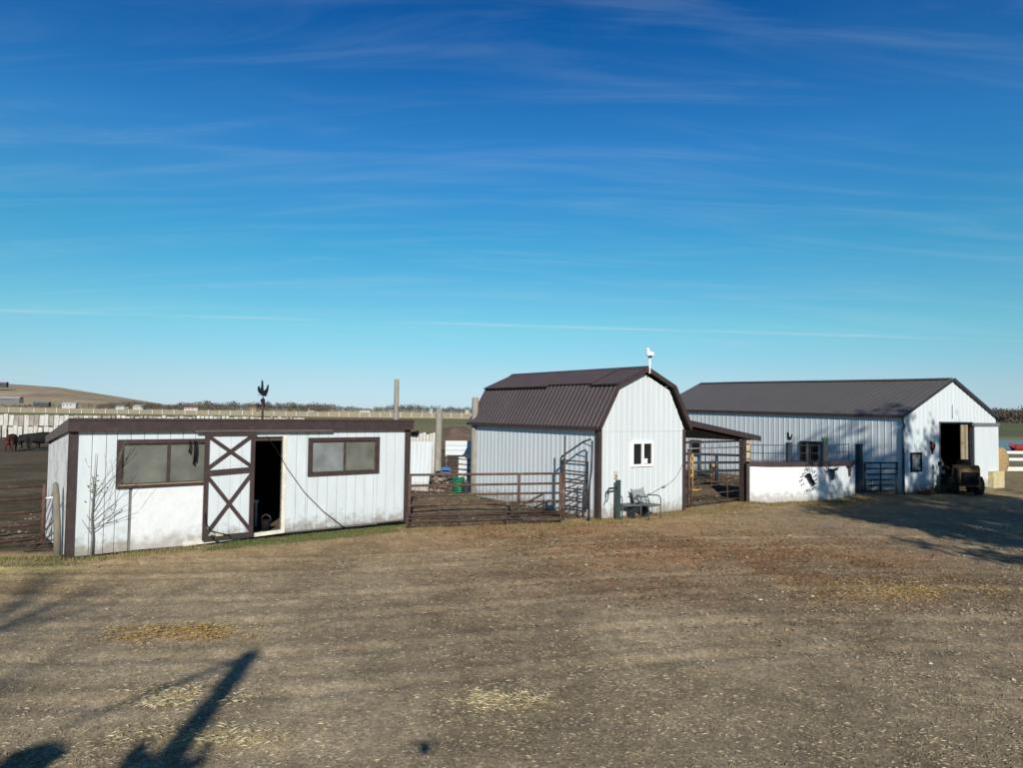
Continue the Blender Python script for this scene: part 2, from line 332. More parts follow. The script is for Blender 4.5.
def gheight(x, y):
    near = 1-sstep(30, 60, np.hypot(x-3, y-15))
    h = (fbm(x*0.35, y*0.35, 3, 5)-0.5)*0.05 + (fbm(x*1.7, y*1.7, 3, 9)-0.5)*0.03 + (fbm(x*6, y*6, 2, 21)-0.5)*0.015
    for (k0, k1) in TRACKS:
        for o_ in (0.0, 1.35): t = y-(k0+o_+k1*x+0.5*np.sin(x*0.35)); h = h-0.022*np.exp(-(t/0.16)**2)*(0.5+0.7*fbm(x*0.8, y*0.8, 2, 3))+0.010*np.exp(-((np.abs(t)-0.3)/0.12)**2)
    mud = sstep(0.3, 1.5, linedist(x, y))*near
    h = h + mud*((fbm(x*1.1, y*1.1, 4, 33)-0.5)*0.22-0.02)
    # heap of trodden muck between the shed and the gambrel barn
    h = h + 0.45*np.exp(-(((x+1.9)/1.6)**2+((y-23.2)/1.2)**2))*(0.7+0.6*fbm(x*3, y*3, 3, 3))
    h = h + 0.35*np.exp(-(((x-8.6)/1.8)**2+((y-29.0)/1.5)**2))*(0.7+0.6*fbm(x*3, y*3, 3, 3))
    h = h*near
    # keep building footprints level
    return h
C = lambda *a: np.array(a)
def blend(c, k, col): return c*(1-k[..., None]) + C(*col)*k[..., None]
def gcolor(x, y):
    n1 = fbm(x*0.22, y*0.22, 4, 51); n2 = fbm(x*0.9, y*0.9, 4, 61); n3 = fbm(x*0.5+3, y*0.12, 4, 71)
    c = np.ones(x.shape+(3,))*C(0.205, 0.180, 0.145)
    c = blend(c, sstep(0.42, 0.66, n1)*0.75, (0.155, 0.135, 0.108))
    c = blend(c, sstep(0.5, 0.75, n3)*0.5, (0.245, 0.215, 0.178))
    d = linedist(x, y)
    # drier, browner verge before the buildings
    c = blend(c, sstep(-7, -1.0, d+2.2*(n1-0.5)+1.2*(n2-0.5))*0.75, (0.235, 0.175, 0.105))
    # reddish leaf litter in the middle of the yard
    u = (x-5.0)/6.6; v = (y-16.2-0.10*(x-5))/4.2
    c = blend(c, np.clip(np.exp(-(u*u+v*v))*(0.55+0.45*sstep(0.38, 0.62, n2)), 0, 1)*0.95, (0.205, 0.125, 0.076))
    u = (x-0.8)/2.2; v = (y-18.8-0.25*x)/0.9
    c = blend(c, np.clip(np.exp(-(u*u+v*v))*sstep(0.4, 0.6, n2), 0, 1), (0.22, 0.125, 0.075))
    u = (x-7.4)/1.6; v = (y-12.9)/0.55
    c = blend(c, np.clip(np.exp(-(u*u+v*v))*sstep(0.36, 0.6, n2)*1.1, 0, 1), (0.25, 0.17, 0.075))
    for (sx, sy, a, b, k, cc) in ((-4.55, 9.85, 0.62, 0.24, 0.8, (0.22, 0.155, 0.07)), (-3.5, 7.7, 0.4, 0.16, 0.35, (0.26, 0.22, 0.13)), (-0.08, 7.8, 0.45, 0.2, 0.35, (0.26, 0.22, 0.13)),
                              (2.2, 20.9, 1.2, 0.3, 0.4, (0.33, 0.25, 0.12)), (-2.7, 6.8, 0.6, 0.2, 0.4, (0.36, 0.3, 0.17))):
        u = (x-sx)/a; v = (y-sy)/b
        c = blend(c, np.clip(np.exp(-(u*u+v*v)**1.3)*k*(0.6+0.8*n2), 0, 1), cc)
    # straw-pale verge at the far left and a green strip along the shed foot
    c = blend(c, np.clip(np.exp(-(((x+9.6)/2.6)**2+((d+1.2)/0.9)**2)), 0, 1)*sstep(0.35, 0.6, n2), (0.36, 0.31, 0.17))
    g = np.exp(-(((x+4.6)/1.9)**2+((d+0.95)/0.42)**2)) + 0.75*np.exp(-(((x+7.4)/1.6)**2+((d+0.6)/0.25)**2)) + 0.5*np.exp(-(((x-9.5)/2.0)**2+((d+0.5)/0.45)**2))
    c = blend(c, np.clip(g*1.0, 0, 1)*sstep(0.40, 0.62, n2)*0.8, (0.060, 0.075, 0.032))
    c = blend(c, np.clip(np.exp(-(((d+0.35)/0.3)**2))*(x > 0)*0.6, 0, 1), (0.17, 0.15, 0.07))
    # wheel tracks: pale packed bands across the yard
    for (k0, k1) in TRACKS+tuple((a_+1.35, b_) for a_, b_ in TRACKS):
        t = y-(k0+k1*x+0.5*np.sin(x*0.35)); c = blend(c, np.exp(-(t/0.30)**2)*0.28*sstep(0.3, 0.6, n1+0.1), (0.27, 0.235, 0.19))
        t = t-0.35; c = blend(c, np.exp(-(t/0.16)**2)*0.45*sstep(0.3, 0.6, n2), (0.12, 0.10, 0.078))
    c = c*C(1.97, 1.81, 1.50)
    c = c*(1-0.20*sstep(1.5, 6.5, x+0.25*(12-y))*(1-0.5*sstep(13, 17, y)))[..., None]  # lens-like falloff painted into the soil, darker toward the near right
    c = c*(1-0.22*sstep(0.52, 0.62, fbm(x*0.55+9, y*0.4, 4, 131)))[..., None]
    # corrals: trodden mud
    mud = sstep(0.0, 0.7, d+0.5*(n2-0.5))
    mc = np.ones_like(c)*C(0.095, 0.070, 0.043); mc = blend(mc, sstep(0.45, 0.7, n2)*0.8, (0.17, 0.132, 0.095)); mc = blend(mc, sstep(0.5, 0.7, n1)*0.5, (0.15, 0.122, 0.08))
    c = c*(1-mud[..., None]) + mc*mud[..., None]
    # to the right of the big barn it is dry grass
    rg = sstep(17.5, 22, x-0.25*(y-29))*sstep(-4, 1, d); c = blend(c, rg, (0.27, 0.22, 0.12)); c = blend(c, rg*sstep(0.45, 0.6, n1)*0.8, (0.19, 0.16, 0.11))
    # fields
    D = np.hypot(x, y); w = 18*(fbm(x*0.02, y*0.02, 3, 91)-0.5)
    n4 = fbm(x*0.012, y*0.03, 4, 95)
    left = 1-sstep(40, 90, x-0.1*y)
    fg = sstep(92, 104, y+w+0*D)
    fld = np.ones_like(c)*C(0.20, 0.19, 0.09); fld = blend(fld, sstep(0.4, 0.6, n4)*0.7, (0.27, 0.235, 0.13))
    fldR = np.ones_like(c)*C(0.135, 0.15, 0.07); fldR = blend(fldR, (1-sstep(118, 126, y+w*0.2)), (0.42, 0.29, 0.16)); fldR = blend(fldR, sstep(0.45, 0.6, n4)*0.5, (0.17, 0.18, 0.075))
    gold = np.ones_like(c)*C(0.74, 0.60, 0.36); gold = blend(gold, sstep(0.45, 0.62, n4)*0.6, (0.60, 0.51, 0.29))
    k = sstep(300, 335, y+w)[..., None]; fl = fld*(1-k)+gold*k
    fl = fl*left[..., None] + fldR*(1-left[..., None])
    c = c*(1-fg[..., None]) + fl*fg[..., None]
    return np.clip(c, 0.01, 1)
def ground():
    X = axisarr(-13, 24, 0.10, -3500, 3500, 1.10); Y = axisarr(5.4, 34, 0.10, -300, 5000, 1.10)
    gx, gy = np.meshgrid(X, Y); z = gheight(gx, gy)
    for (o, a, L, Dp) in ((SL, A1, 8.0, 2.8), (BL, A2, 3.73, 6.8), (GL, A3, 7.2, 15)):      # under the floors
        lx = (gx-o[0])*math.cos(a)+(gy-o[1])*math.sin(a); ly = -(gx-o[0])*math.sin(a)+(gy-o[1])*math.cos(a)
        ins = (lx > -0.3) & (lx < L+0.3) & (ly > -0.25) & (ly < Dp+0.3); z = np.where(ins, np.minimum(z, 0.0)-0.01, z)
    ny, nx = gx.shape
    v = np.stack([gx, gy, z], -1).reshape(-1, 3)
    i = np.arange(ny*nx).reshape(ny, nx); f = np.stack([i[:-1,:-1], i[:-1,1:], i[1:,1:], i[1:,:-1]], -1).reshape(-1, 4)
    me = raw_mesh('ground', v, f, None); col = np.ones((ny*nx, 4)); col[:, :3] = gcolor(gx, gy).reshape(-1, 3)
    a = me.color_attributes.new('col', 'FLOAT_COLOR', 'POINT'); a.data.foreach_set('color', col.ravel().astype(np.float32))
    me.polygons.foreach_set('use_smooth', np.ones(len(f), bool))
    m = bpy.data.materials.new('yard_soil'); m.use_nodes = True; t = m.node_tree; b = t.nodes['Principled BSDF']; b.inputs['Roughness'].default_value = 0.95; b.inputs['Specular IOR Level'].default_value = 0.1
    at = N(t, 'ShaderNodeAttribute', attribute_name='col'); tc = N(t, 'ShaderNodeTexCoord')
    out = at.outputs['Color']
    for (sc, lo, hi, amp, st) in ((26.0, 0.32, 0.70, 0.38, (1,1,1)), (7.0, 0.35, 0.66, 0.22, (1,1,1)), (1.7, 0.35, 0.66, 0.16, (1,1,1)), (75.0, 0.36, 0.66, 0.34, (1,1,1))):
        mp = N(t, 'ShaderNodeMapping'); mp.inputs['Scale'].default_value = st; t.links.new(tc.outputs['Object'], mp.inputs[0])
        nz = N(t, 'ShaderNodeTexNoise'); nz.inputs['Scale'].default_value = sc; nz.inputs['Detail'].default_value = 4; nz.inputs['Roughness'].default_value = 0.6; t.links.new(mp.outputs[0], nz.inputs['Vector'])
        mr = N(t, 'ShaderNodeMapRange'); mr.inputs[1].default_value = lo; mr.inputs[2].default_value = hi; mr.inputs[3].default_value = 1-amp; mr.inputs[4].default_value = 1+amp; t.links.new(nz.outputs[0], mr.inputs[0])
        sc_ = N(t, 'ShaderNodeVectorMath', operation='SCALE'); t.links.new(out, sc_.inputs[0]); t.links.new(mr.outputs[0], sc_.inputs['Scale']); out = sc_.outputs[0]
    # chaff: short pale fibres lying in the dirt
    for (rz, seed) in ((0.2, 0.0), (1.1, 5.0), (2.3, 11.0)):
        mp = N(t, 'ShaderNodeMapping'); mp.inputs['Scale'].default_value = (9, 62, 1); mp.inputs['Rotation'].default_value = (0, 0, rz); mp.inputs['Location'].default_value = (seed, seed*1.7, 0); t.links.new(tc.outputs['Object'], mp.inputs[0])
        vo = N(t, 'ShaderNodeTexVoronoi'); vo.inputs['Scale'].default_value = 1.0; t.links.new(mp.outputs[0], vo.inputs['Vector'])
        mr = N(t, 'ShaderNodeMapRange'); mr.inputs[1].default_value = 0.10; mr.inputs[2].default_value = 0.22; mr.inputs[3].default_value = 0.42; mr.inputs[4].default_value = 0; t.links.new(vo.outputs['Distance'], mr.inputs[0])
        mm = N(t, 'ShaderNodeMixRGB'); mm.inputs[2].default_value = (0.36, 0.31, 0.22, 1); t.links.new(mr.outputs[0], mm.inputs[0]); t.links.new(out, mm.inputs[1]); out = mm.outputs[0]
    t.links.new(out, b.inputs['Base Color'])
    nb = N(t, 'ShaderNodeTexNoise'); nb.inputs['Scale'].default_value = 22; nb.inputs['Detail'].default_value = 8; nb.inputs['Roughness'].default_value = 0.75; t.links.new(tc.outputs['Object'], nb.inputs['Vector'])
    bp = N(t, 'ShaderNodeBump'); bp.inputs['Distance'].default_value = 0.008; bp.inputs['Strength'].default_value = 0.8; t.links.new(nb.outputs[0], bp.inputs['Height']); t.links.new(bp.outputs[0], b.inputs['Normal'])
    me.materials.append(m)
    o = bpy.data.objects.new('ground', me); COL.objects.link(o); o['kind'] = 'structure'
    return o
def raw_mesh(name, v, f, m, col=None):
    me = bpy.data.meshes.new(name); v = np.asarray(v, np.float32); f = np.asarray(f, np.int32); k = f.shape[1]
    me.vertices.add(len(v)); me.vertices.foreach_set('co', v.ravel()); me.loops.add(f.size); me.loops.foreach_set('vertex_index', f.ravel())
    me.polygons.add(len(f)); me.polygons.foreach_set('loop_start', np.arange(0, f.size, k, dtype=np.int32)); me.polygons.foreach_set('loop_total', np.full(len(f), k, np.int32))
    me.update(calc_edges=True)
    if m: me.materials.append(m)
    if col is not None:
        cc = np.ones((len(v), 4), np.float32); cc[:, :3] = col; a = me.color_attributes.new('col', 'FLOAT_COLOR', 'POINT'); a.data.foreach_set('color', cc.ravel())
    return me
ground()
#@@STRUCT
# ------------------------------------------------------------------ long white shed
shed = thing('livestock_shed', (*SL, 0), A1, 'low flat-roofed white shed with brown trim and two wide windows, at left', 'shed')
L1, D1 = 8.0, 3.1
def zbot(s): return 0.035+0.010*s
backing = MB()
for (a, b, lo, hi) in ((0.1, 0.84, 0.03, 2.62), (0.84, 2.84, 0.03, 1.40), (0.84, 2.84, 2.38, 2.62), (2.84, 3.45, 0.03, 2.62), (3.45, 4.44, 2.47, 2.62), (4.44, 5.08, 0.08, 2.62), (5.08, 7.07, 0.08, 1.47), (5.08, 7.07, 2.36, 2.62), (7.07, 7.9, 0.1, 2.62)):
    backing.box((a, 0.0, lo), (b, 0.05, hi))
backing.build('wall_backing', BACK, shed)
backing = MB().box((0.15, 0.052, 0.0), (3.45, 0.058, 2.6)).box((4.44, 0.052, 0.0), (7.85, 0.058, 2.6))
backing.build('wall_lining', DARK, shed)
s = 0.115; BW = 0.262
def sboard(s0, w, lo, hi): boxpart('siding_board', (s0, -0.022, lo), (s0+w-0.012, -0.002, hi), WHITEC if lo > 2 else WHITEB, shed)
while s < 7.87:
    w = min(BW, 7.88-s); e = s+w
    for brk in (0.84, 3.45, 4.53, 5.10, 7.05):
        if s < brk-0.04 < e-0.02: e = brk; break
    w = e-s; m_ = (s+e)/2
    if 3.45 < m_ < 4.53: s = 4.53; continue
    elif 0.84 < m_ < 2.84:
        sboard(s, w, 2.40, 2.60)
        if m_ < 1.14: sboard(s, w, zbot(s), 1.37)
    elif 5.10 < m_ < 7.05: sboard(s, w, zbot(s)+0.03, 1.44); sboard(s, w, 2.39, 2.60)
    else: sboard(s, w, zbot(s)+(0.03 if s > 4 else 0), 2.60)
    s = e
# peeling whitewashed sheet under the left window
MB().prism([(1.15, 0.05), (2.62, 0.02), (2.62, 1.36), (1.15, 1.36)], lambda u, v: (u, -0.030, v), lambda u, v: (u, -0.003, v)).build('patched_panel', WHITEW, shed, 'peeling whitewashed sheet below the left window')
MB().box((2.63, -0.03, 0.30), (3.44, -0.003, 1.36)).build('patched_panel', WHITEW, shed)
MB().prism([(2.20, 0.02), (4.52, 0.10), (4.52, 0.19), (2.20, 0.12)], lambda u, v: (u, -0.060, v), lambda u, v: (u, -0.031, v)).build('sill_beam', SILL, shed)
MB().box((4.44, -0.035, 0.12), (4.525, 0.06, 2.46)).build('door_jamb', SILL, shed)
MB().box((3.40, -0.033, 2.44), (4.60, 0.0, 2.60)).build('door_header', WHITEB, shed)
MB().box((-0.01, -0.05, 0.0), (0.11, 0.012, 2.62)).box((-0.035, -0.05, 0.0), (-0.012, 0.13, 2.60)).build('corner_trim', BROWN, shed)
MB().box((7.885, -0.05, 0.06), (8.02, 0.012, 2.62)).box((8.022, -0.05, 0.06), (8.04, 0.13, 2.58)).build('corner_trim', BROWN, shed)
# side, rear walls, floor
for i in range(3):
    y0 = 0.14+i*0.985
    MB().prism([(y0, 0.04), (y0+0.975, 0.04), (y0+0.975, 2.64-(y0+0.975)*0.15), (y0, 2.64-y0*0.15)], lambda u, v: (-0.02, u, v), lambda u, v: (0.02, u, v)).build('side_panel', PEEL, shed)
MB().box((7.98, 0.0, 0.05), (8.02, D1, 2.2)).build('side_panel', WHITEB, shed)
MB().box((-0.02, D1, 0.03), (8.02, D1+0.05, 2.2)).build('rear_wall', PEEL, shed)
MB().box((0.05, D1-0.02, 0.12), (7.95, D1-0.004, 2.2)).build('rear_shade_lining', DARK, shed)  # near-black sheet paints the back of the shed as unlit
MB().box((0.02, 0.06, -0.02), (7.98, D1, 0.11)).build('floor', PLANK, shed)
MB().box((0.05, 0.03, -0.05), (7.95, 0.20, 0.06)).build('sill_shadow_board', DARK, shed).name = 'shadow_gap_beam'  # near-black board stands in for the shaded gap under the wall
# roof
roof = MB().prism([(-0.14, 2.845), (D1+0.12, 2.37), (D1+0.12, 2.28), (-0.14, 2.75)], lambda u, v: (-0.05, u, v), lambda u, v: (8.02, u, v)).build('roof', FELT, shed)
MB().box((-0.085, -0.17, 2.59), (8.06, -0.142, 2.86)).box((-0.08, -0.19, 2.82), (8.05, -0.172, 2.866)).build('fascia', BROWN, shed)
MB().prism([(-0.138, 2.855), (D1+0.14, 2.38), (D1+0.14, 2.22), (-0.138, 2.60)], lambda u, v: (-0.084, u, v), lambda u, v: (-0.052, u, v)).build('side_fascia', FADE, shed)
MB().prism([(-0.138, 2.855), (D1+0.14, 2.38), (D1+0.14, 2.22), (-0.138, 2.60)], lambda u, v: (8.025, u, v), lambda u, v: (8.055, u, v)).build('side_fascia', BROWN, shed)
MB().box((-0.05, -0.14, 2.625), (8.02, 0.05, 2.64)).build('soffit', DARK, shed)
def shed_window(s0, s1, z0, z1, g1, g2):
    f = MB()
    t = 0.09
    f.box((s0, -0.075, z1-t), (s1, 0.0, z1)).box((s0, -0.075, z0), (s1, 0.0, z0+t*0.8)).box((s0, -0.073, z0+t*0.8), (s0+t, 0.0, z1-t)).box((s1-t, -0.073, z0+t*0.8), (s1, 0.0, z1-t))
    fr = f.build('window', BROWN, shed)
    zi0, zi1 = z0+t*0.8, z1-t; mid = (s0+s1)/2
    fi = MB(); k = 0.03
    fi.box((s0+t, -0.045, zi1-k), (s1-t, -0.01, zi1)).box((s0+t, -0.045, zi0), (s1-t, -0.01, zi0+k)).box((s0+t, -0.044, zi0+k), (s0+t+k, -0.01, zi1-k)).box((s1-t-k, -0.044, zi0+k), (s1-t, -0.01, zi1-k)).box((mid-0.03, -0.044, zi0+k), (mid+0.03, -0.01, zi1-k))
    part('window_frame', fi.mesh('window_frame', RUSTD), fr)
    MB().box((s0+t+k, -0.022, zi0+k), (mid-0.03, -0.016, zi1-k)).build('pane', g1, fr)
    MB().box((mid+0.03, -0.020, zi0+k), (s1-t-k, -0.014, zi1-k)).build('pane', g2, fr)
    return fr
w1 = shed_window(0.84, 2.86, 1.37, 2.41, GLASSG, GLASSG); w1['label'] = 'left window with a worn pale sill'
MB().box((0.86, -0.10, 1.43), (2.60, -0.078, 1.455)).build('sill', TANW, w1)
w2 = shed_window(5.08, 7.07, 1.44, 2.40, GLASSB, GLASSG)
# sliding door with two brown crosses
door = MB().box((2.60, -0.13, 0.14), (3.70, -0.11, 2.52)).build('door', WHITEB, shed)
for k in range(4): boxpart('door_board', (2.66+k*0.25, -0.142, 0.2), (2.66+k*0.25+0.24, -0.131, 2.45), WHITEB, door)
tr = MB()
x0, x1, za, zb = 2.57, 3.71, 0.12, 2.56
def rail(a, b, w=0.10): MB().bar((a[0], -0.158, a[1]), (b[0], -0.158, b[1]), 0.028, w, up=(0, 1, 0)).mesh
def dbar(a, b, y=-0.157, w=0.10):
    d = Vector((b[0]-a[0], 0, b[1]-a[1])).normalized(); n = Vector((-d.z, 0, d.x))*w/2; a = Vector((a[0], y, a[1])); b = Vector((b[0], y, b[1])); t = Vector((0, 0.012, 0))
    MB().add([a-n-t, b-n-t, b+n-t, a+n-t, a-n+t, b-n+t, b+n+t, a+n+t], [(0,1,2,3),(7,6,5,4),(0,4,5,1),(1,5,6,2),(2,6,7,3),(3,7,4,0)]).build('door_rail', BROWN, door)
dbar((x0+0.05, za), (x0+0.05, zb), -0.160); dbar((x1-0.05, za), (x1-0.05, zb), -0.160)
dbar((x0+0.1, zb-0.045), (x1-0.1, zb-0.045), -0.161, 0.09); dbar((x0+0.1, za+0.05), (x1-0.1, za+0.05), -0.161); dbar((x0+0.1, 1.63), (x1-0.1, 1.67), -0.161, 0.13)
dbar((x0+0.06, zb-0.08), (x1-0.06, 1.74), -0.1555, 0.085); dbar((x0+0.06, 1.72), (x1-0.06, zb-0.08), -0.1525, 0.085)
dbar((x0+0.06, 1.58), (x1-0.06, za+0.14), -0.1555, 0.085); dbar((x0+0.06, za+0.1), (x1-0.06, 1.58), -0.1525, 0.085)
MB().box((2.35, -0.20, 2.565), (5.65, -0.175, 2.59)).box((2.35, -0.20, 2.592), (5.65, -0.175, 2.605)).build('door_track', FADE, shed)
MB().tube([(2.62, -0.19, 0.75), (2.64, -0.2, 0.5), (2.75, -0.2, 0.33), (2.95, -0.2, 0.26), (3.15, -0.22, 0.20), (3.22, -0.25, 0.08), (3.0, -0.26, 0.05), (2.8, -0.25, 0.12), (2.75, -0.24, 0.25)], 0.012, 6).build('cord', BLACK, door)
MB().box((2.86, -0.2, 0.2), (3.02, -0.165, 0.27)).build('latch', BEIGE, door)
# straps hanging off the track over the first window
for (sx, zt, ln) in ((2.26, 2.38, 0.28), (2.36, 2.38, 0.55), (2.40, 2.36, 0.45)):
    MB().tube([(sx, -0.11, zt), (sx+0.01, -0.115, zt-ln*0.5), (sx-0.005, -0.11, zt-ln)], [0.012, 0.016, 0.022], 5).build('strap', BLACK, shed)
# black cable sagging across the doorway
MB().tube([(4.02, -0.05, 2.45), (4.25, -0.05, 2.15), (4.55, -0.06, 1.65), (5.0, -0.055, 1.05), (5.5, -0.06, 0.55), (6.02, -0.08, 0.14), (6.2, -0.2, 0.03)], 0.010, 5).build('cable', BLACK, shed)
# things seen in the dark doorway
def local(o, a, x, y, z=0): return (o[0]+x*math.cos(a)-y*math.sin(a), o[1]+x*math.sin(a)+y*math.cos(a), z)
tb = thing('work_table', local(SL, A1, 4.0, 1.5, 0.11), A1, 'pale wooden table standing inside the dark shed doorway', 'table')
MB().box((-0.35, -0.25, 0.60), (0.35, 0.25, 0.66)).build('table_top', SILL, tb)
for i in (-1, 1):
    for j in (-1, 1): boxpart('leg', (i*0.3-0.025, j*0.2-0.025, 0), (i*0.3+0.025, j*0.2+0.025, 0.598), SILL, tb)
bk = thing('bucket', local(SL, A1, 4.25, 0.45, 0.11), 0, 'small dark bucket just inside the shed doorway', 'bucket')
lathe(MB(), [(0.09, 0), (0.12, 0.26), (0.11, 0.26), (0.085, 0.02)]).build('pail', BLACK, bk); MB().tube([(-0.12, 0, 0.25), (-0.09, 0, 0.35), (0, 0, 0.4), (0.09, 0, 0.35), (0.12, 0, 0.25)], 0.006, 5).build('bail', GREYT, bk)
# rooster weathervane on the shed roof
def outline(pts, th, f): return MB().prism(pts, lambda u, v: f(u, v, -th/2), lambda u, v: f(u, v, th/2))
ROO = [(-0.02,0.0),(0.06,0.01),(0.11,0.06),(0.145,0.15),(0.16,0.26),(0.12,0.24),(0.09,0.16),(0.05,0.13),(0.02,0.15),(-0.02,0.22),(-0.03,0.31),(-0.055,0.345),(-0.075,0.33),(-0.095,0.35),(-0.09,0.30),(-0.125,0.275),(-0.09,0.26),(-0.10,0.17),(-0.10,0.08),(-0.06,0.02)]
wv = thing('weathervane', local(SL, A1, 4.42, 1.35, 2.62), 0.15, 'black rooster weathervane on a short mast above the shed roof', 'weathervane')
MB().tube([(0, 0, 0), (0, 0, 0.36), (0, 0, 0.85), (0, 0, 0.9)], [0.035, 0.030, 0.012, 0.012], 8).build('mast', RUSTD, wv)
outline([(x_*1.15, z_*1.25) for x_, z_ in [(-0.02,0.0),(0.05,-0.03),(0.09,0.03),(0.115,0.12),(0.12,0.22),(0.09,0.21),(0.07,0.14),(0.04,0.11),(0.015,0.09),(0.005,0.16),(-0.005,0.28),(-0.025,0.32),(-0.04,0.29),(-0.045,0.17),(-0.06,0.12),(-0.085,0.19),(-0.11,0.19),(-0.12,0.12),(-0.10,0.06),(-0.06,0.02)]], 0.03, lambda u, v, t: (u, t, v+0.84)).build('rooster', BLACK, wv)
MB().bar((-0.13, 0, 0.835), (0.13, 0, 0.835), 0.012, 0.012).build('spindle', BLACK, wv)
outline([(-0.15,0.02),(-0.11,0.07),(-0.10,0.02),(-0.03,0.05),(-0.06,0.17),(0,0.22),(0.05,0.19),(0.05,-0.04),(-0.01,-0.02),(-0.04,0.0),(-0.11,-0.01)], 0.03, lambda u, v, t: (u, t, v+0.55)).build('arrow', BLACK, wv)
# ------------------------------------------------------------------ gambrel barn
barn = thing('gambrel_barn', (*BL, 0), A2, 'small white metal barn with a brown gambrel roof, in the middle', 'barn')
BW_, BD, PK = 3.73, 6.75, 4.47
prof = [(0.0, 2.72), (0.70, 3.93), (1.865, 4.42), (3.03, 3.93), (3.73, 2.72)]
def zt(x): return float(np.interp(x, [p[0] for p in prof], [p[1] for p in prof]))-0.06
front = MB().wall(0.0, BW_, zt, 0.03, [(1.36, 2.20, 1.56, 2.22)], 0.23, 0.012, 0.04, breaks=(0.70, 1.865, 3.03))
front.build('front_wall', WHITE, barn)
MB().add([(0, BD, 0), (BW_, BD, 0)]+[(x, BD, z-0.06) for x, z in prof[::-1]], [tuple(range(7))]).build('rear_wall', WHITE, barn)
MB().wall(0.0, BD, lambda y: 2.68, 0.03, [], 0.225, 0.013, 0.05, axis='y', off=0.0, sgn=-1).build('side_wall', WHITE, barn)
MB().wall(0.0, BD, lambda y: 2.68, 0.03, [], 0.225, 0.013, 0.05, axis='y', off=BW_, sgn=1).build('side_wall', WHITE, barn)
MB().box((0.02, 0.02, -0.05), (BW_-0.02, BD-0.02, 0.02)).build('floor_slab', PLANK, barn)
MB().box((0.08, -0.0165, 2.585), (3.65, -0.002, 2.60)).build('panel_lap', WHITE, barn)
# front corner trims
MB().box((-0.045, -0.045, 0.02), (0.07, -0.018, 2.64)).box((-0.045, -0.017, 0.02), (-0.02, 0.13, 2.64)).build('corner_trim', BROWN, barn)
MB().box((3.66, -0.045, 0.02), (3.775, -0.018, 2.64)).box((3.75, -0.017, 0.02), (3.775, 0.13, 2.60)).build('corner_trim', BROWN, barn)
# roof slopes
OV0, OV1 = -0.17, BD+0.15
def slope(a, b, y0, y1, lift=0.0, name='roof_sheet', pitch=0.20):
    (xa, za_), (xb, zb_) = a, b
    mb = MB().ribbed((xa, y0, za_+lift), (xa, y1, za_+lift), (xb, y0, zb_+lift), (xb, y1, zb_+lift), pitch, 0.022, 0.05, nrm=None if xb > xa else None)
    return mb
nL = 3
pl = [(-0.17, 2.70), (0.62, 4.00), (1.865, 4.52), (3.11, 4.00), (3.90, 2.70)]
def sheet(i, j, y0, y1, lift=0.0, ext=0.0):
    a, b = Vector((pl[i][0], 0, pl[i][1])), Vector((pl[j][0], 0, pl[j][1])); d = (b-a).normalized(); a = a-d*ext
    n = Vector((-d.z, 0, d.x)); n = n if n.z > 0 else -n
    a += n*lift; b += n*lift
    mb = MB().ribbed((a.x, y0, a.z), (a.x, y1, a.z), (b.x, y0, b.z), (b.x, y1, b.z), 0.195, 0.020, 0.05, nrm=n)
    mb.ribbed((a.x, y0, a.z-0.03), (a.x, y1, a.z-0.03), (b.x, y0, b.z-0.03), (b.x, y1, b.z-0.03), 5, 0.0, 0.0, nrm=n)
    return mb
for (y0, y1) in ((OV0, 2.3), (2.3, 4.6), (4.6, OV1)):
    sheet(0, 1, y0, y1).build('roof_sheet', ROOFM, barn); sheet(3, 4, y0, y1).build('roof_sheet', ROOFM, barn)
for (y0, y1, l, e) in ((OV0, 1.0, 0.035, 0.10), (1.0, 3.1, 0.05, 0.02), (3.1, OV1, 0.04, 0.13)):
    sheet(1, 2, y0, y1, l, e).build('roof_sheet', ROOFM, barn)
sheet(2, 3, OV0, OV1, 0.04, 0.0).build('roof_sheet', ROOFM, barn)
MB().prism([(1.865-0.16, 4.505), (1.865, 4.60), (1.865+0.16, 4.505), (1.865, 4.56)], lambda u, v: (u, OV0-0.02, v), lambda u, v: (u, OV1+0.02, v)).build('ridge_cap', ROOFM, barn)
# rake boards along the gable edge
for i in range(4):
    a, b = pl[i], pl[i+1]; a = Vector((a[0], 0, a[1])); b = Vector((b[0], 0, b[1])); d = (b-a).normalized(); n = Vector((-d.z, 0, d.x)); n = n if n.z > 0 else -n
    c0, c1 = a+n*0.035, b+n*0.035; e0, e1 = a-n*0.09, b-n*0.09
    MB().add([(p.x, y, p.z) for y in (OV0-0.035-0.002*i, OV0-0.004) for p in (c0, c1, e1, e0)], [(0,3,2,1),(4,5,6,7),(0,1,5,4),(1,2,6,5),(2,3,7,6),(3,0,4,7)]).build('rake_board', BROWN, barn)
    # soffit strip between rake board and wall
    MB().add([(p.x, y, p.z) for p in (a-n*0.04, b-n*0.04) for y in (OV0, 0.0)], [(0,1,3,2)]).build('soffit', BROWN, barn)
MB().box((-0.215, OV0, 2.62), (-0.18, OV1, 2.72)).build('eave_board', BROWN, barn); MB().box((3.91, OV0, 2.62), (3.945, OV1, 2.72)).build('eave_board', BROWN, barn)
MB().box((-0.175, OV0+0.02, 2.655), (-0.02, OV1, 2.67)).build('soffit', DARK, barn)
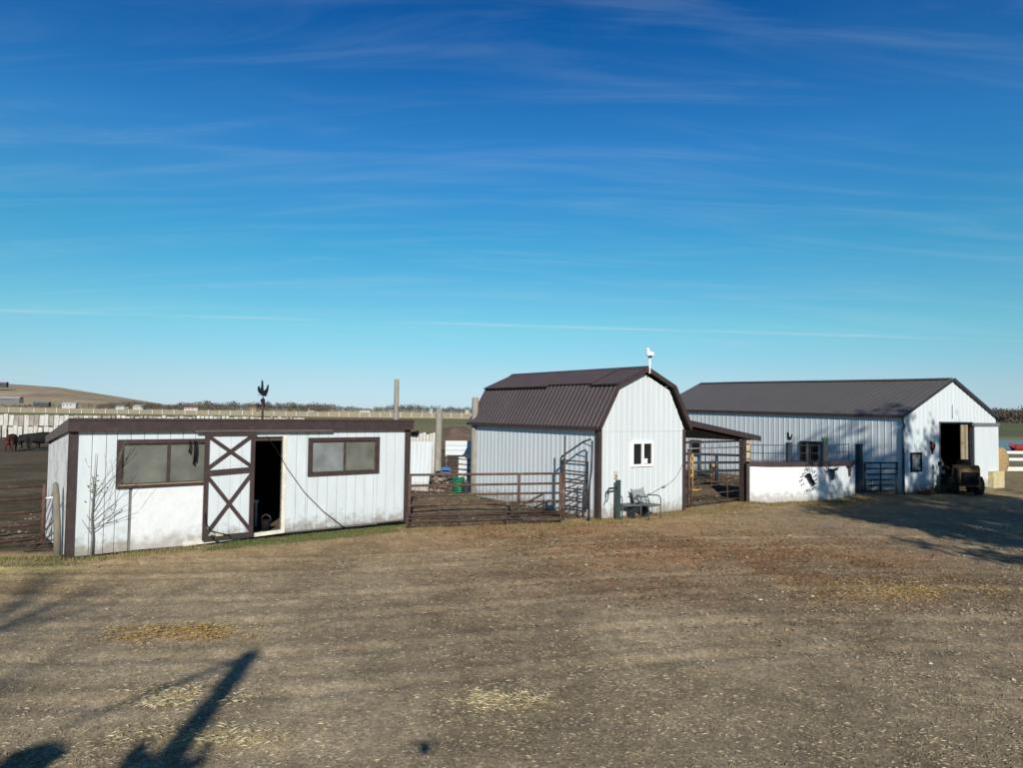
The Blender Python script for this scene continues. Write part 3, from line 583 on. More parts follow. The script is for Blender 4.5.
# white sliding window
wf = MB().box((1.30, -0.06, 2.20), (2.26, 0.0, 2.28)).box((1.30, -0.06, 1.50), (2.26, 0.0, 1.575)).box((1.30, -0.058, 1.575), (1.38, 0.0, 2.20)).box((2.18, -0.058, 1.575), (2.26, 0.0, 2.20)).box((1.74, -0.056, 1.575), (1.83, 0.0, 2.20)).build('window', VINYL, barn)
MB().box((1.38, -0.02, 1.575), (1.74, -0.012, 2.20)).build('pane', GLASSD, wf); MB().box((1.83, -0.02, 1.575), (2.18, -0.012, 2.20)).build('pane', GLASSD, wf)
MB().box((1.86, -0.024, 1.59), (2.02, -0.0215, 1.74)).build('notice', WHITEW, wf)
ob = MB().box((0.58, -0.06, 1.18), (0.72, -0.02, 1.40)).build('outlet_box', BEIGE, barn); MB().box((0.61, -0.075, 1.21), (0.66, -0.061, 1.30)).build('outlet_cover', GREYT, ob)
MB().tube([(1.15, -0.035, 0.62), (1.6, -0.035, 0.60), (2.2, -0.035, 0.66), (2.72, -0.035, 0.84), (2.95, -0.035, 0.90), (3.25, -0.035, 1.05), (3.5, -0.035, 1.28), (3.66, -0.035, 1.55)], 0.008, 5).build('rope', TWIG, barn)
MB().box((2.66, -0.06, 0.81), (2.80, -0.045, 0.86)).build('cleat', GREYT, barn)
# white weathervane / spotter on the gable peak
wb = thing('weathervane', local(BL, A2, 1.90, -0.20, 4.36), 0.4, 'white weathervane on a white post at the peak of the gambrel barn', 'weathervane')
MB().tube([(0, 0, 0), (0, 0, 0.46)], 0.035, 8).build('mast', VINYL, wb)
MB().tube([(0, 0, 0.46), (0, 0, 0.50), (0, 0, 0.56)], [0.02, 0.04, 0.015], 8).build('bearing', GREYT, wb)
outline([(-0.02,0.0),(0.10,0.02),(0.14,0.09),(0.10,0.15),(0.02,0.13),(-0.02,0.20),(-0.06,0.27),(-0.10,0.25),(-0.15,0.21),(-0.11,0.19),(-0.12,0.10),(-0.10,0.03)], 0.05, lambda u, v, t: (u, t, v+0.53)).build('bird', VINYL, wb)
outline([(-0.06,-0.02),(0.09,-0.02),(0.05,0.04),(-0.04,0.03)], 0.06, lambda u, v, t: (u, t, v+0.525)).build('cradle', BLACK, wb)
# ------------------------------------------------------------------ lean-to beside the barn
lean = thing('lean_to', local(BL, A2, 3.78, 0.15), A2+rad(4), 'brown sloping lean-to roof on a post, joined to the right of the gambrel barn', 'shelter')
LL = 4.75
MB().prism([(0.0, 2.93), (LL, 2.30), (LL, 2.20), (0.0, 2.83)], lambda u, v: (u, 0.0, v), lambda u, v: (u, 3.2, v)).build('roof', FELT, lean)
MB().prism([(-0.02, 2.99), (LL+0.03, 2.36), (LL+0.03, 2.17), (-0.02, 2.80)], lambda u, v: (u, -0.045, v), lambda u, v: (u, -0.005, v)).build('fascia', BROWN, lean)
MB().prism([(0.0, 2.80), (3.6, 2.34), (3.6, 2.22), (0.0, 2.36)], lambda u, v: (u, 0.10, v), lambda u, v: (u, 0.14, v)).build('recess_shade_board', DARK, lean)  # near-black infill stands in for the shaded recess below the roof
MB().box((0.0, 0.16, 2.15), (LL-0.4, 0.26, 2.22)).build('beam', BROWN, lean)
MB().box((LL-1.06, 0.0, 0.0), (LL-0.88, 0.18, 2.22)).build('post', BROWN, lean)
MB().box((LL-1.3, 2.9, 0.0), (LL-1.14, 3.06, 2.2)).build('post', BROWN, lean)
MB().box((0.02, 0.02, 0.0), (0.16, 0.16, 2.75)).build('post', RUSTD, lean)
lp = thing('log_post', (8.62, 26.1, 0), 0.3, 'pale peeled log post with dark bands behind the end of the white wall', 'post')
for i, (a, b) in enumerate(((0, 1.5), (1.52, 1.78), (1.80, 2.05), (2.07, 2.3))):
    lathe(MB(), [(0.13, a), (0.15, a+0.03), (0.15, b-0.03), (0.13, b)], n=12).build('log_section', LOGW, lp)
    if i: MB().tube([(0, 0, a-0.03), (0, 0, a+0.01)], 0.134, 12).build('band', BLACK, lp)
# ------------------------------------------------------------------ large metal barn
big = thing('metal_barn', (*GL, 0), A3, 'large white metal barn with a grey-brown gable roof, at right', 'barn')
GW, GD, EZ = 7.18, 15.0, 3.22
def ez(y): return EZ+0.015*y
RG = [(0.0, 4.84), (2.1, 4.86), (12.0, 5.04), (15.0, 5.07)]     # ridge height along the depth, it sags to the front
def zg(x): return EZ+0.0 + (4.80-EZ)*(1-abs(x-GW/2)/(GW/2)) - 0.03
MB().wall(0, GW, zg, 0.03, [(2.62, 5.15, -1, 2.92), (0.52, 1.20, 0.92, 1.66)], 0.30, 0.014, 0.05, breaks=(GW/2,)).build('front_wall', WHITE, big)
MB().wall(0, GD, ez, 0.03, [(3.58, 4.84, 0.80, 1.92), (11.4, 12.1, 0.9, 1.7)], 0.30, 0.016, 0.035, axis='y', off=0.0, sgn=-1).build('side_wall', WHITE, big)
MB().wall(0, GD, ez, 0.03, [], 0.30, 0.02, 0.05, axis='y', off=GW, sgn=1).build('side_wall', WHITE, big)
MB().add([(0, GD, 0), (GW, GD, 0), (GW, GD, EZ), (GW/2, GD, 5.02), (0, GD, EZ)], [(0,1,2,3,4)]).build('rear_wall', WHITE, big)
MB().box((0.02, 0.02, -0.05), (GW-0.02, GD-0.02, 0.025)).build('floor_slab', PLANK, big)
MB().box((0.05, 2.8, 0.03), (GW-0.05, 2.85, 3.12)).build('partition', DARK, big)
def bigslope(sx, xr, z_e=EZ):
    for (y0, z0), (y1, z1) in zip(RG[:-1], RG[1:]):
        ya = y0-0.12 if y0 == 0 else y0; yb = y1+0.15 if y1 == 15 else y1
        mb = MB().ribbed((xr, ya, ez(ya)), (xr, yb, ez(yb)), (GW/2, ya, z0), (GW/2, yb, z1), 0.30, 0.008, 0.05, nrm=(sx*0.4, 0, 0.91))
        mb.ribbed((xr, ya, ez(ya)-0.05), (xr, yb, ez(yb)-0.05), (GW/2, ya, z0-0.05), (GW/2, yb, z1-0.05), 5, 0.0, 0.0, nrm=(0, 0, 1))
        mb.build('roof_sheet', ROOFG, big)
bigslope(-1, -0.12); bigslope(1, GW+0.02)
for (y0, z0), (y1, z1) in zip(RG[:-1], RG[1:]):
    MB().add([(GW/2-0.18, y0-0.01, z0-0.02), (GW/2, y0-0.01, z0+0.05), (GW/2+0.18, y0-0.01, z0-0.02), (GW/2-0.18, y1, z1-0.02), (GW/2, y1, z1+0.05), (GW/2+0.18, y1, z1-0.02)], [(0,1,4,3),(1,2,5,4),(0,2,1),(3,4,5),(0,3,5,2)]).build('ridge_cap', ROOFG, big)
for sgn in (-1, 1):
    xe = GW/2+sgn*(GW/2+(0.12 if sgn < 0 else 0.02))
    MB().add([(xe, y, z) for (y, z) in ()] or [(xe, -0.15, EZ+0.02), (GW/2, -0.15-0.003*(sgn+1), 4.87), (GW/2, -0.15-0.003*(sgn+1), 4.76), (xe, -0.15, EZ-0.10), (xe, -0.125, EZ+0.02), (GW/2, -0.125, 4.87), (GW/2, -0.125, 4.76), (xe, -0.125, EZ-0.10)],
             [(0,1,2,3),(7,6,5,4),(0,4,5,1),(1,5,6,2),(2,6,7,3),(3,7,4,0)]).build('rake_board', BLUEP, big)
    MB().prism([(-0.12, EZ-0.11), (GD+0.15, ez(GD)-0.11), (GD+0.15, ez(GD)), (-0.12, EZ)], lambda u, v: (xe, u, v), lambda u, v: (xe+sgn*0.03, u, v)).build('eave_board', BROWN, big)
MB().box((0.04, 0.04, 0.03), (0.07, 2.79, 3.1)).build('inner_shade_lining', DARK, big); MB().box((GW-0.07, 0.04, 0.03), (GW-0.04, 2.79, 3.1)).build('inner_shade_lining', DARK, big)  # near-black sheets paint the barn interior as deep shade
MB().box((0.08, 0.04, 0.03), (2.58, 0.06, 3.1)).build('inner_shade_lining', DARK, big)
# doorway, sliding leaf, inner board
MB().box((5.14, -0.14, 0.06), (7.12, -0.10, 2.76)).build('sliding_door', WHITE, big)
MB().box((5.0, -0.19, 2.78), (7.14, -0.09, 2.93)).build('door_track', GREYT, big)
MB().box((2.60, -0.03, 2.90), (5.2, 0.02, 2.965)).build('door_header', BLUEP, big)
MB().box((2.585, -0.03, 0.03), (2.64, 0.03, 2.90)).build('door_jamb', GREYT, big); MB().box((5.06, -0.08, 0.03), (5.16, 0.05, 2.90)).build('door_jamb', BLUEP, big)
idr = MB().box((4.50, 0.10, 1.05), (5.04, 0.14, 2.84)).build('inner_door', TANW, big); MB().box((4.76, 0.08, 1.05), (4.82, 0.099, 2.84)).build('batten', GREYT, idr); MB().box((4.50, 0.08, 2.0), (4.76, 0.098, 2.06)).build('batten', GREYT, idr)
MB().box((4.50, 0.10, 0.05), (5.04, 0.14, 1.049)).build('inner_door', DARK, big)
pw = MB().box((0.48, -0.05, 1.60), (1.26, 0.0, 1.68)).box((0.48, -0.05, 0.88), (1.26, 0.0, 0.95)).box((0.48, -0.048, 0.95), (0.56, 0.0, 1.60)).box((1.18, -0.048, 0.95), (1.26, 0.0, 1.60)).build('window', BLACK, big)
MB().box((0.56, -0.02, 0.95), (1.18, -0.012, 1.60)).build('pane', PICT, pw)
# brown double window in the long wall
bw = MB()
for (a, b, lo, hi) in ((3.52, 4.90, 1.88, 1.97), (3.52, 4.90, 0.76, 0.84), (3.52, 3.60, 0.84, 1.88), (4.82, 4.90, 0.84, 1.88), (4.17, 4.25, 0.84, 1.88)): bw.box((-0.10, a, lo), (0.0, b, hi))
bw = bw.build('window', BROWN, big, 'brown double window in the long wall')
for a, b in ((3.60, 4.17), (4.25, 4.82)):
    MB().box((-0.02, a, 0.84), (-0.012, b, 1.88)).build('pane', GLASSD, bw); MB().box((-0.06, (a+b)/2-0.06, 0.84), (-0.03, (a+b)/2+0.06, 1.88)).build('curtain', SLING, bw)
sw = MB()
for (a, b, lo, hi) in ((11.36, 12.14, 1.65, 1.74), (11.36, 12.14, 0.86, 0.94), (11.36, 11.45, 0.94, 1.65), (12.05, 12.14, 0.94, 1.65)): sw.box((-0.06, a, lo), (0.0, b, hi))
sw = sw.build('window', FADE, big); MB().box((-0.02, 11.45, 0.94), (-0.012, 12.05, 1.65)).build('pane', GLASSD, sw)
# downpipe at the corner
MB().tube([(-0.09, -0.05, 3.12), (-0.09, -0.06, 2.95), (-0.03, -0.08, 2.8), (-0.10, -0.07, 2.6), (-0.10, -0.07, 0.15), (-0.20, -0.15, 0.03)], [0.04, 0.045, 0.04, 0.05, 0.055, 0.055], 8).build('downpipe', BLUEP, big)
# wall ornament and hydrant post left of the doorway
MB().tube([(GW/2, -0.03, 4.10-1.0), (GW/2, -0.03, 3.7)], 0.012, 5).build('wire', GREYT, big)
orn = thing('wall_ornament', local(GL, A3, 2.02, -0.045, 1.72), A3, 'small red and black rooster plaque on the barn wall left of the doorway', 'wall ornament')
outline([(u*1.3, v*1.2) for u, v in ROO], 0.03, lambda u, v, t: (u, t, v)).build('plaque', BLACK, orn)
outline([(-0.08,0.16),(0.04,0.14),(0.02,0.36),(-0.1,0.34)], 0.02, lambda u, v, t: (u, t-0.027, v)).build('red_patch', REDP, orn)
MB().box((-0.03, -0.02, -0.12), (0.03, 0.02, 0.0)).build('bracket', BLACK, orn)
hy = thing('water_hydrant', local(GL, A3, 2.0, -0.35, 0), A3, 'thin dark yard hydrant standing left of the large barn doorway', 'hydrant')
MB().tube([(0, 0, 0), (0, 0, 0.95)], 0.025, 8).build('pipe', BLUEP, hy); MB().tube([(0, 0, 0.9), (0.05, 0, 0.97), (0.16, 0, 0.97), (0.19, 0, 0.9)], 0.025, 8).build('spout', BLUEP, hy); MB().bar((0, 0, 0.6), (0.5, 0, 0.55), 0.03, 0.03).build('side_arm', BLUEP, hy)
MB().box((-0.10, -0.05, 1.12), (0.04, 0.02, 1.3)).build('box_head', BLACK, hy); MB().tube([(0, 0, 0.95), (-0.02, 0, 1.12)], 0.018, 6).build('stem', BLACK, hy)
# ------------------------------------------------------------------ white curved wall
cw = thing('white_wall', (10.87, 26.5, 0), 0, 'low curved white wall with a brown cap, between lean-to post and barn gate', 'wall')
CP = np.array([(8.66, 25.55), (9.4, 25.62), (10.13, 25.78), (10.95, 26.05), (11.77, 26.42), (12.4, 26.85), (12.89, 27.32), (13.4, 27.9), (13.85, 28.42)])-np.array((11.0, 26.5))
CT = [1.32, 1.30, 1.30, 1.30, 1.28, 1.28, 1.26, 1.25, 1.24]
def strip(mb, P, T, z0, th, y0=0.0, over=0.0):
    P = np.array(P); d = np.gradient(P, axis=0); d /= np.linalg.norm(d, axis=1)[:, None]; n = np.stack([-d[:,1], d[:,0]], 1); k = len(P); vs = []
    for i in range(k):
        for (off, z) in ((-over, z0 if np.isscalar(z0) else z0[i]), (-over, T[i]), (th+over, T[i]), (th+over, z0 if np.isscalar(z0) else z0[i])):
            q = P[i]+n[i]*off; vs.append((q[0], q[1], z))
    fs = [(4*i+a, 4*i+4+a, 4*i+4+(a+1) % 4, 4*i+(a+1) % 4) for i in range(k-1) for a in range(4)] + [(0,1,2,3), (4*k-1, 4*k-2, 4*k-3, 4*k-4)]
    return mb.add(vs, fs)
strip(MB(), CP, CT, -0.1, 0.18).build('wall_panel', WHITEW, cw)
strip(MB(), CP, [t+0.15 for t in CT], [t-0.01 for t in CT], 0.18, over=0.05).build('cap', BROWN, cw)
MB().box((8.55-11, 25.42-26.5, 0), (8.66-11, 25.72-26.5, 1.40)).build('end_post', BROWN, cw)
# ironwork pieces hung on the white wall
def wallframe(px, py, ang, z):
    return lambda u, v, t: (px+u*math.cos(ang)+t*math.sin(ang), py+u*math.sin(ang)-t*math.cos(ang), z+v)
hn = thing('iron_wreath', (10.88, 25.95, 0.45), rad(21), 'dark iron wreath with a horse head hung on the white curved wall', 'wall ornament')
random.seed(4)
for k in range(16):
    t = 2*math.pi*k/16; r = 0.36+0.03*(k % 3)
    if 3.6 < t < 4.1: continue
    cx, cz = r*0.85*math.cos(t), 0.36+r*1.0*math.sin(t); a = t+0.6
    w_ = 0.062 if t < 3.3 else 0.038
    outline([(cx-w_*math.cos(a), cz-w_*math.sin(a)), (cx+0.02*math.sin(a), cz-0.02*math.cos(a)), (cx+w_*math.cos(a), cz+w_*math.sin(a)), (cx-0.03*math.sin(a), cz+0.03*math.cos(a))], 0.015, lambda u, v, t_: (u, t_, v)).build('leaf', BLACK, hn)
outline([(-0.17,0.50),(-0.10,0.60),(0.02,0.60),(0.10,0.52),(0.12,0.42),(0.22,0.30),(0.26,0.20),(0.20,0.14),(0.12,0.22),(0.02,0.32),(-0.02,0.40),(-0.08,0.46)], 0.02, lambda u, v, t: (u, t, v)).build('horse_head', BLACK, hn)
def longhorn(loc, rot, label, dark):
    o = thing('iron_steer_head', loc, rot, label, 'wall ornament')
    outline([(-0.09,0.0),(0.09,0.0),(0.12,-0.14),(0.06,-0.36),(0.0,-0.42),(-0.06,-0.36),(-0.12,-0.14)], 0.05, lambda u, v, t: (u, t, v)).build('skull', dark, o)
    for sg in (-1, 1): MB().tube([(sg*0.08, 0, -0.03), (sg*0.24, 0, -0.05), (sg*0.36, 0, 0.02), (sg*0.42, 0, 0.09)], [0.04, 0.033, 0.024, 0.008], 6).build('horn', BLACK, o)
    return o
longhorn((11.95, 26.46, 1.18), rad(35), 'dark steer-head ornament hung right of the iron wreath', BLUEP)
longhorn((13.20, 27.74, 1.22), rad(48), 'steer-head ornament at the right end of the curved white wall', RUSTD)
# ------------------------------------------------------------------ pipe fences and gates
def panel(name, p0, p1, hs_, posts, r, m, label, cat='fence', pr=None, sag=0.0, feet=0.0, group=None, z0=0.0, rn='rail'):
    p0 = Vector((*p0, z0)); p1 = Vector((*p1, z0)); d = p1-p0; L = d.length; rot = math.atan2(d.y, d.x)
    o = thing(name, p0, rot, label, cat, group)
    for i, h in enumerate(hs_):
        hh = h if isinstance(h, (tuple, list)) else (h, h)
        MB().tube([(0, 0, hh[0]), (L*0.5, 0.0, (hh[0]+hh[1])/2-sag), (L, 0, hh[1])], r, 8).build(rn, m, o)
    for q in posts:
        s_, lo, hi = q[:3]; rr = q[3] if len(q) > 3 else (pr or r*1.25)
        MB().tube([(s_, -0.002 if rr == r else 0, lo), (s_, 0, hi)], rr, 8).build('post', m, o)
    return o
# fence between the shed and the gambrel barn
panel('pipe_fence', (-2.72, 19.25), (1.52, 20.42), [1.38, (1.09, 1.10), 0.83, (0.56, 0.60), 0.28], [(0.02, 0, 1.40), (3.08, 0.55, 1.38), (4.32, 0.0, 1.40, 0.045), (4.40, 0.1, 1.2, 0.05)], 0.032, RUST, 'rusty five-rail pipe fence joining the shed to the gambrel barn')
lowp = panel('fallen_pipe_panel', (-2.75, 18.95), (1.35, 20.15), [(0.36, 0.34), (0.25, 0.27), (0.14, 0.18), (0.05, 0.06)], [(0.05, 0, 0.42), (1.45, 0.0, 0.40), (2.75, 0.05, 0.34)], 0.024, RUSTD, 'dark rusty pipe panel lying low along the foot of the fence')
MB().tube([(2.7, 0.1, 0.25), (3.9, 0.15, 0.82), (3.9, 0.15, 0.30)], 0.03, 8).build('rail', RUSTD, lowp)
MB().tube([(2.9, 0.1, 0.18), (3.9, 0.15, 0.45)], 0.025, 8).build('rail', RUSTD, lowp)
MB().bar((3.2, -0.1, 0.16), (4.35, -0.15, 0.17), 0.06, 0.08).build('beam', RUSTD, lowp)
# arch frame and gates leaning at the barn's side wall
ar = thing('gate_arch', (1.62, 21.2, 0), A2+math.pi/2+0.25, 'tall bent pipe gate frame standing by the barn side wall', 'gate frame')
a_ = MB().tube([(0.15, 0, 0), (0.15, 0, 1.74), (0.10, 0, 1.82), (-0.65, 0, 2.28), (-0.9, 0, 2.36), (-0.96, 0, 2.3), (-0.94, 0, 1.5), (-0.86, 0, 0.9), (-0.86, 0, 0.0)], 0.028, 8)
a_.build('frame', BLUEP, ar); MB().tube([(0.15, 0, 1.6), (-0.08, 0, 1.95)], 0.016, 6).build('brace', BLUEP, ar); MB().tube([(-0.93, 0, 2.15), (-0.62, 0, 2.26)], 0.016, 6).build('brace', BLUEP, ar)
MB().tube([(-0.2, 0.3, 0), (-0.2, 0.3, 2.45)], 0.025, 8).build('post', RUST, ar); 
gt = panel('leaning_gate', (2.30, 21.12), (1.62, 22.02), [0.28, 0.55, 0.82, 1.10, 1.35, 1.66], [(0.02, 0.28, 1.66, 0.022), (1.12, 0.28, 1.66, 0.022)], 0.020, RUSTD, 'narrow rusty gate panel standing flat by the barn side wall', 'gate')
panel('half_open_gate', (1.55, 20.50), (2.18, 20.62), [(0.30, 0.62), (0.55, 0.80), (0.75, 1.0), (0.92, 1.18), (1.10, 1.32), (0.12, 0.30)], [(0.0, 0.1, 1.15), (0.62, 0.25, 1.35)], 0.018, RUSTD, 'small half-open rusty gate beside the brown corner of the gambrel barn', 'gate')
# left rusty gate
panel('pipe_gate', (-12.4, 13.95), (-10.30, 15.85), [1.34, 1.07, 0.78, (0.50, 0.50), (0.18, 0.19)], [(0.02, 0.15, 1.36), (2.81, 0.12, 1.37, 0.04)], 0.032, RUST, 'rusty red pipe gate at the left edge beside the shed', 'gate', pr=0.036)
dl = thing('loose_poles', (-9.95, 15.5, 0), 0.6, 'dark poles leaning between the rusty gate and the shed', 'poles')
for (a, b) in (((-0.35, 0, 0.05), (0.25, 0.1, 0.85)), ((-0.30, 0.1, 0.0), (0.35, 0.05, 0.6)), ((-0.4, 0, 0.12), (0.3, 0, 0.24)), ((-0.45, -0.1, 0.03), (0.4, -0.15, 0.06))): MB().tube([a, b], 0.018, 6).build('pole', RUSTD, dl)
po = thing('gate_post', (-9.33, 14.78, 0), 0, 'grey weathered gate post at the left corner of the shed', 'post')
MB().tube([(0.03, 0, -0.1), (0.0, 0, 0.6), (-0.05, 0, 1.3), (-0.07, 0, 1.48), (-0.07, 0, 1.53)], [0.07, 0.068, 0.062, 0.05, 0.025], 10).build('shaft', mat('dark_weathered_post', (0.20, 0.18, 0.145), 0.85, var=0.25, vscale=6, bump=0.008, bscale=18, stretch=(3, 3, 0.5)), po)
MB().tube([(0.12, 0.1, 0.3), (0.11, 0.08, 0.9), (0.13, 0.08, 1.5)], [0.03, 0.022, 0.012], 6).build('iron_bar', BLUEP, po)
MB().tube([(-0.05, 0, 1.22), (-0.25, 0.0, 1.2)], 0.02, 6).build('hinge', VINYL, po)
# gate under the lean-to
panel('pipe_gate', (6.02, 23.75), (8.50, 25.95), [0.15, (0.42, 0.42), (0.70, 0.70)], [(0.05, 0.1, 1.05), (1.2, 0.1, 2.1, 0.014), (2.2, 0.1, 1.1, 0.018), (3.28, 0.1, 1.1)], 0.018, RUST, 'light rusty gate across the opening under the lean-to', 'gate')
panel('header_pipe', (5.75, 23.6), (8.4, 25.7), [1.98], [(1.1, 1.98, 2.2, 0.016), (1.95, 1.98, 2.18, 0.016)], 0.022, GREYT, 'grey pipe hung on short droppers beneath the lean-to roof', 'pipe')
panel('corral_panel', (8.1, 33.2), (11.3, 34.9), [(1.30, 1.16), (0.88, 0.82), (0.48, 0.44)], [(0.9, 0.2, 1.25), (2.0, 0.0, 1.22), (1.3, 0, 1.3, 0.02)], 0.06, BLUEP, 'dark blue corral panel in the yard behind the lean-to')
yl = thing('yellow_hay_feeder', (5.98, 23.9, 0), A2, 'rusty and yellow pipe feeder upright in the left corner under the lean-to', 'feeder')
MB().tube([(0, 0, 0), (0.02, 0, 1.0), (0, 0, 1.95)], 0.05, 8).build('upright', RUST, yl); MB().tube([(0.16, 0.1, 0), (0.16, 0.1, 1.7)], 0.03, 8).build('upright', RUST, yl)
for i, z in enumerate((0.55, 0.8, 1.05, 1.3, 1.5, 1.7)): MB().tube([(0.05, -0.03, z), (0.18, 0, z+0.05), (0.26, 0.05, z+0.02*(i % 3)), (0.22, 0.05, z-0.12)], 0.035, 6).build('tine', YELL, yl)
MB().tube([(0.13, -0.04, 0.35), (0.15, -0.04, 1.8)], 0.028, 6).build('bar', YELL, yl)
MB().tube([(0.0, -0.04, 0.62), (0.3, -0.1, 0.58), (0.5, -0.1, 0.62)], 0.03, 6).build('bar', YELL, yl)
# rail behind the white wall
rl = thing('pipe_rail', (8.8, 26.4, 0), 0, 'thin dark pipe rail rising behind the low white curved wall', 'fence')
RP = [(0.1, 0.05), (1.9, 0.45), (3.3, 1.05), (4.3, 1.95), (5.15, 3.0)]
for z in (2.02, 1.72, 1.45): MB().tube([(x, y, z-0.006*i) for i, (x, y) in enumerate(RP)], 0.016, 6).build('rail', BLUEP, rl)
for k in range(11):
    t = k/10*5.05+0.1; y = float(np.interp(t, [p[0] for p in RP], [p[1] for p in RP])); MB().tube([(t, y+0.02, 0), (t, y+0.02, 2.03)], 0.014, 6).build('post', BLUEP, rl)
def ornpost(loc, lab, orn_, m):
    o = thing('ornament_post', loc, 0.3, lab, 'post'); MB().box((-0.10, -0.06, 0), (0.10, 0.06, 2.12)).build('post_body', BLUEP, o)
    orn_().build('ornament', m, o)
ornpost((10.45, 26.75, 0), 'dark post topped by a small rooster, behind the curved wall', lambda: outline([(u*0.9, v*0.9+2.2) for u, v in ROO], 0.03, lambda u, v, t: (u, t, v)), BLACK)
def leafsprig():
    mb = MB()
    for k in range(9):
        a = k*0.7; b = Vector((0.02*math.cos(a), 0.02*math.sin(a), 2.1)); tip = b+Vector((0.13*math.cos(a), 0.1*math.sin(a), 0.22+0.03*(k % 4))); s_ = Vector((-math.sin(a), math.cos(a), 0))*0.035
        mb.add([b, (b+tip)/2-s_, tip, (b+tip)/2+s_], [(0,1,2,3)])
    return mb
ornpost((11.98, 27.2, 0), 'dark post with green leaf sprig beside the brown barn window', leafsprig, mat('sprig_green', (0.05, 0.12, 0.045), 0.7))
ep = thing('fence_post', (13.98, 28.6, 0), 0.6, 'thick black post at the right end of the curved wall', 'post'); MB().box((-0.1, -0.1, 0), (0.1, 0.1, 2.0)).build('shaft', BLUEP, ep); MB().box((-0.11, -0.11, 2.0), (0.11, 0.11, 2.03)).build('post_cap', BLACK, ep)
panel('pipe_gate', (14.15, 28.55), (15.75, 29.0), [1.28, 1.05, 0.82, 0.60, 0.38, 0.16], [(0.03, 0.1, 1.3), (0.8, 0.16, 1.28, 0.03), (1.6, 0.0, 1.3)], 0.035, BLUEP, 'dark blue pipe gate between the white wall and the large barn', 'gate')
# ------------------------------------------------------------------ posts, panels and clutter between shed and barn
def pole(x, y, h, r, lean_, label, r2=None):
    o = thing('wooden_post', (x, y, 0), random.random()*3, label, 'post', None)
    pts = [(lean_*h*t, 0, h*t) for t in (0, 0.3, 0.6, 0.85, 1.0)]
    o.rotation_euler = (0, 0, 0)
    MB().tube([(0, 0, -0.1)]+pts[1:]+[(lean_*h, 0, h+0.02)], [r*1.1, r*1.05, r, r*0.97, r*0.93, r*0.7], 12).build('shaft', POST, o); return o
pole(-3.86, 23.9, 4.15, 0.085, 0.0, 'tall round wooden post rising behind the right end of the shed')
pole(-2.85, 27.9, 3.20, 0.14, 0.012, 'pale wooden post standing at the end of the white sheet fence')
pole(-1.33, 26.3, 3.62, 0.13, 0.0, 'wooden post against the rear left corner of the gambrel barn')
wp = thing('metal_sheet_fence', (-4.45, 27.6, 0), 0.09, 'white corrugated metal sheet fence seen between shed and gambrel barn', 'fence')
MB().add([], []); MB().ribbed((0, 0, 0.06), (0.55, 0, 0.04), (0, 0, 1.92), (0.55, 0, 1.92), 0.14, 0.02, 0.04, nrm=(0, -1, 0)).build('sheet', WHITE, wp); MB().ribbed((0.56, -0.01, 0.04), (1.28, -0.01, 0.0), (0.56, -0.01, 1.92), (1.42, -0.01, 1.92), 0.14, 0.02, 0.04, nrm=(0, -1, 0)).build('sheet', WHITE, wp)
MB().bar((0, 0.06, 1.6), (1.4, 0.06, 1.6), 0.05, 0.1).build('rail', POST, wp)
gb = thing('board_fence', (-6.2, 34.0, 0), 0.0, 'grey upright board windbreak just above the white sheet fence', 'fence')
for k in range(17): boxpart('board', (k*0.155, 0, 0.05), (k*0.155+0.135, 0.03, 2.05+0.05*math.sin(k*2.1)), FENCEW, gb)
MB().box((0, 0.035, 1.9), (2.6, 0.09, 2.02)).build('rail', RUSTD, gb)
random.seed(9)
jr = thing('tangled_scrap', (-5.1, 33.7, 2.02), 0.0, 'dark tangle of scrap lying along the top of the grey board fence', 'scrap')
mb = MB()
for k in range(22): x = random.uniform(-0.9, 0.8); mb.tube([(x, 0.05, random.uniform(-0.05, 0.1)), (x+random.uniform(-0.3, 0.3), 0, random.uniform(0, 0.2)), (x+random.uniform(-0.4, 0.4), 0.1, random.uniform(-0.08, 0.18))], 0.035, 5)
mb.build('scrap_pile', DARK, jr)
wpl = thing('plank_wall', (-2.75, 29.3, 0), 0.12, 'three white horizontal planks fixed between the two wooden posts', 'fence')
for z in (1.72, 1.52, 1.32): boxpart('plank', (0.08, 0, z), (1.45, 0.04, z+0.185), WHITEC, wpl)
MB().bar((0.1, 0.06, 0), (0.1, 0.06, 1.9), 0.08, 0.08, up=(0,1,0)).build('stud', POST, wpl); MB().bar((1.35, 0.06, 0), (1.35, 0.06, 1.9), 0.1, 0.1, up=(0,1,0)).build('stud', BLUEP, wpl)
ws = thing('corrugated_sheet', (-2.1, 29.0, 0), 0.1, 'small white corrugated sheet below the planks, crossed by pipe rails', 'metal sheet')
MB().ribbed((0.0, 0.25, 0.25), (0.72, 0.25, 0.1), (0.0, 0.25, 1.25), (0.72, 0.25, 1.25), 0.10, 0.02, 0.04, nrm=(0, -1, 0)).build('sheet', WHITE, ws)
pb = panel('small_pipe_panel', (-2.6, 28.6), (-1.45, 28.8), [(1.25, 1.15), (1.05, 0.95), (0.85, 0.72), (0.62, 0.5)], [(0.0, 0, 1.3, 0.03), (1.1, 0, 1.3, 0.05)], 0.022, RUSTD, 'small dark pipe panel before the white corrugated sheet')
br = thing('blue_crate', (-2.72, 28.2, 0.62), 0.2, 'blue plastic crate hanging by the pale wooden post', 'crate')
MB().box((0, 0, 0), (0.34, 0.22, 0.03)).box((0, 0, 0.03), (0.02, 0.22, 0.26)).box((0.32, 0, 0.03), (0.34, 0.22, 0.26)).box((0.02, 0, 0.03), (0.32, 0.02, 0.10)).box((0.02, 0, 0.16), (0.32, 0.02, 0.26)).box((0.02, 0.2, 0.03), (0.32, 0.22, 0.26)).build('crate_body', BLUEB, br)
